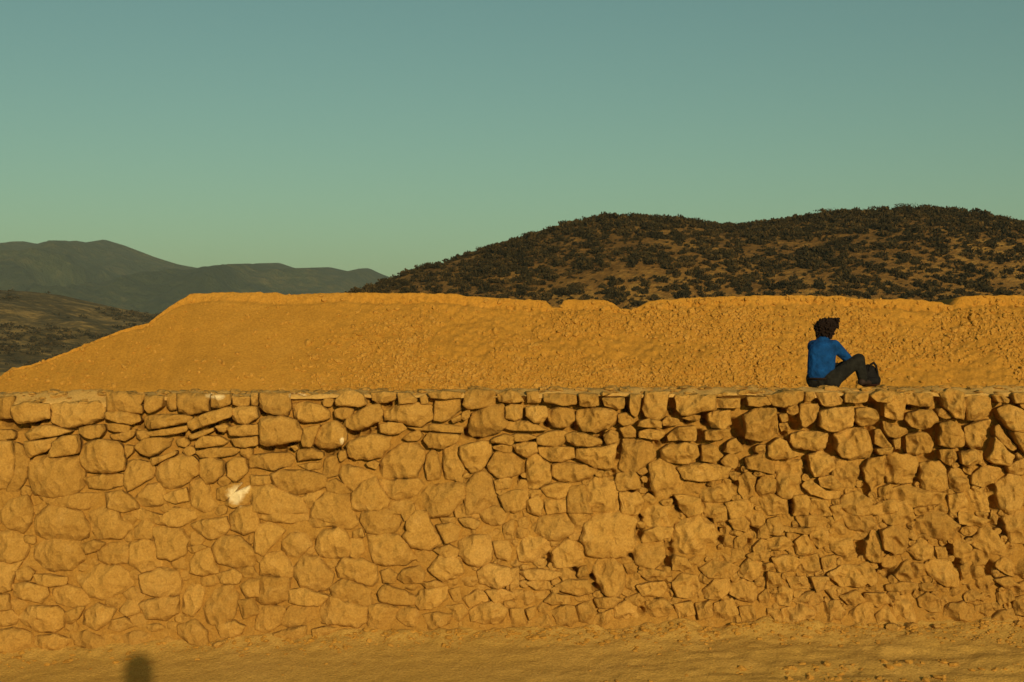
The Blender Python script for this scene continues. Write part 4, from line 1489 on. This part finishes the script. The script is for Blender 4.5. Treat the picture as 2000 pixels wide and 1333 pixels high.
for k in range(110):      # tuft blown up over the forehead
    c = head + np.array([0.105, 0.02, 0.085]) + np.clip(rhh.normal(0, 1, 3), -1.6, 1.6) * np.array([0.030, 0.03, 0.034])
    e = c + rhh.normal(0, 1, 3) * 0.010
    hs.add(*capsule(c, e, 0.013, 0.008, 8))
for k in range(40):      # hair hanging at the nape
    c = head + np.array([-0.07, -0.03, -0.09]) + rhh.normal(0, 1, 3) * np.array([0.03, 0.03, 0.028])
    e = c + np.array([0, 0, -0.03]) + rhh.normal(0, 1, 3) * 0.012
    hs.add(*capsule(c, e, 0.014, 0.007, 6))
link('hair', hs.mesh('hair', M_HAIR), person, label='tousled black hair with a tuft standing up')

# bag on the wall in front of the sitter
bx_, by_ = (1697 - 1000) / KP, 17.48
KB = F / by_
bag = link('backpack', None, loc=((1700 - 1000) / KB, by_, ZC + (666.5 - 756) / KB), label='small black backpack with a loop handle slumped on the wall beside the seated person', category='backpack')
def B(pxx, pyy, dy=0.0):
    return np.array([(pxx - 1697) / KB * 0.9, dy, (756 - pyy) / KB])
bb = [capsule(B(1684, 743, 0), B(1706, 743, 0), 0.075, 0.078, squash=(1, 0.8, 1)), capsule(B(1688, 731, 0.02), B(1702, 733, 0.02), 0.070, 0.074, squash=(1, .75, 1)), capsule(B(1694, 720, 0.03), B(1700, 722, 0.03), 0.055, 0.055)]
bo = blend('bag_body', bb, M_BAG, bag, 0.010, 4)
pk = [capsule(B(1694, 744, -0.06), B(1708, 744, -0.055), 0.045, 0.045, squash=(1, 0.6, 1))]
blend('front_pocket', pk, M_BAG, bo, 0.008, 2)
bs = [capsule(B(1684, 751, 0), B(1710, 750, 0), 0.036, 0.040, squash=(1.05, 1.7, 0.9))]
blend('bag_base', bs, M_BAGTRIM, bag, 0.010, 3)
loop = []
pth = [B(1693, 724, -0.02), B(1697, 712, -0.03), B(1703, 709, -0.03), B(1708, 715, -0.03), B(1711, 727, -0.02), B(1713, 738, -0.02)]
lp = Soup()
for a, b in zip(pth[:-1], pth[1:]):
    lp.add(*capsule(a, b, 0.014, 0.014, 8))
link('handle', lp.mesh('handle', M_BAG), bag)
st = Soup()
for a, b in zip([B(1678, 724, -0.05), B(1674, 738, -0.07)], [B(1674, 738, -0.07), B(1682, 752, -0.06)]):
    st.add(*capsule(a, b, 0.013, 0.013, 8))
link('strap', st.mesh('strap', M_BAG), bag)

# the photographer, whose head shadow falls on the dirt at lower left
hc = np.array([0, 0, ZC]) + to_sun * 0.32
gz = float(ground_z(hc[0], hc[1]))
ph = link('person', None, loc=(hc[0], hc[1], gz), label='person standing out of frame whose head shadow falls on the dirt at lower left', category='person')
hh = hc[2] - gz
pb = [capsule((0, 0, hh - 0.02), (0, 0.01, hh + 0.03), 0.085, 0.095), capsule((0, 0, hh - 0.22), (0, 0, hh - 0.05), 0.055, 0.055), capsule((0, 0, hh - 0.45), (0, 0, hh - 0.26), 0.15, 0.12, squash=(1.15, 0.8, 1)), capsule((0, 0, hh - 0.72), (0, 0, hh - 0.45), 0.135, 0.15, squash=(1.1, .8, 1)), capsule((-0.16, 0, hh - 0.27), (0.16, 0, hh - 0.27), 0.06, 0.06), capsule((0, 0, hh - 0.80), (0, 0, hh - 0.72), 0.145, 0.135, squash=(1.1, .8, 1)), capsule((0.02, 0.09, hh - 0.03), (0.02, 0.11, hh - 0.02), 0.014, 0.016, 8)]
for s_ in (-1, 1):
    el = (s_ * 0.23, 0.10, hh - 0.46)
    ha = (s_ * 0.07, 0.20, hh - 0.22)
    pb += [capsule((s_ * 0.18, 0, hh - 0.27), el, 0.055, 0.042), capsule(el, ha, 0.040, 0.028)]
    for k in range(4):
        pb += [capsule((s_ * (0.07 - 0.0), 0.20 + 0.0, hh - 0.22), (s_ * (0.06 - 0.012 * k), 0.27 - 0.01 * k, hh - 0.20 - 0.018 * k), 0.02, 0.009, 8)]
    pb += [capsule(ha, (s_ * 0.03, 0.22, hh - 0.17), 0.014, 0.010, 8)]
    pb += [capsule((s_ * 0.09, 0, hh - 0.82), (s_ * 0.10, 0.02, 0.46), 0.085, 0.06), capsule((s_ * 0.10, 0.02, 0.46), (s_ * 0.11, 0, 0.08), 0.056, 0.04), capsule((s_ * 0.11, -0.03, 0.045), (s_ * 0.12, 0.16, 0.038), 0.045, 0.038)]
M_COAT = simple_mat('dark_clothes', (0.06, 0.06, 0.06), 0.9, 0.2, 12)
blend('body', pb, M_COAT, ph, 0.014, 3)
sv, sf = capsule((0, -0.03, hh - 0.10), (0, -0.01, hh + 0.03), 0.17, 0.165, 16)
link('hair', make_mesh('hair', sv, sf, M_HAIR), ph)

# ------------------------------------------------------------------ haze
hx, hy0, hy1, hz0, hz1 = 9500.0, -3500.0, 9500.0, -70.0, 345.0
hv = [(sx * hx, yy, zz) for zz in (hz0, hz1) for yy in (hy0, hy1) for sx in (-1, 1)]
hf = [(0, 2, 3, 1), (4, 5, 7, 6), (0, 1, 5, 4), (2, 6, 7, 3), (0, 4, 6, 2), (1, 3, 7, 5)]
mh = bpy.data.materials.new('haze')
mh.use_nodes = True
n_ = mh.node_tree.nodes
n_.remove(n_['Principled BSDF'])
pv = n_.new('ShaderNodeVolumePrincipled')
pv.inputs['Color'].default_value = (0.68, 0.86, 0.86, 1)
pv.inputs['Density'].default_value = 0.000075
pv.inputs['Anisotropy'].default_value = 0.0
mh.node_tree.links.new(pv.outputs[0], n_['Material Output'].inputs['Volume'])
link('haze', make_mesh('haze', hv, hf, mh, False), kind='stuff', label='thin warm haze over the distant hills', category='haze')
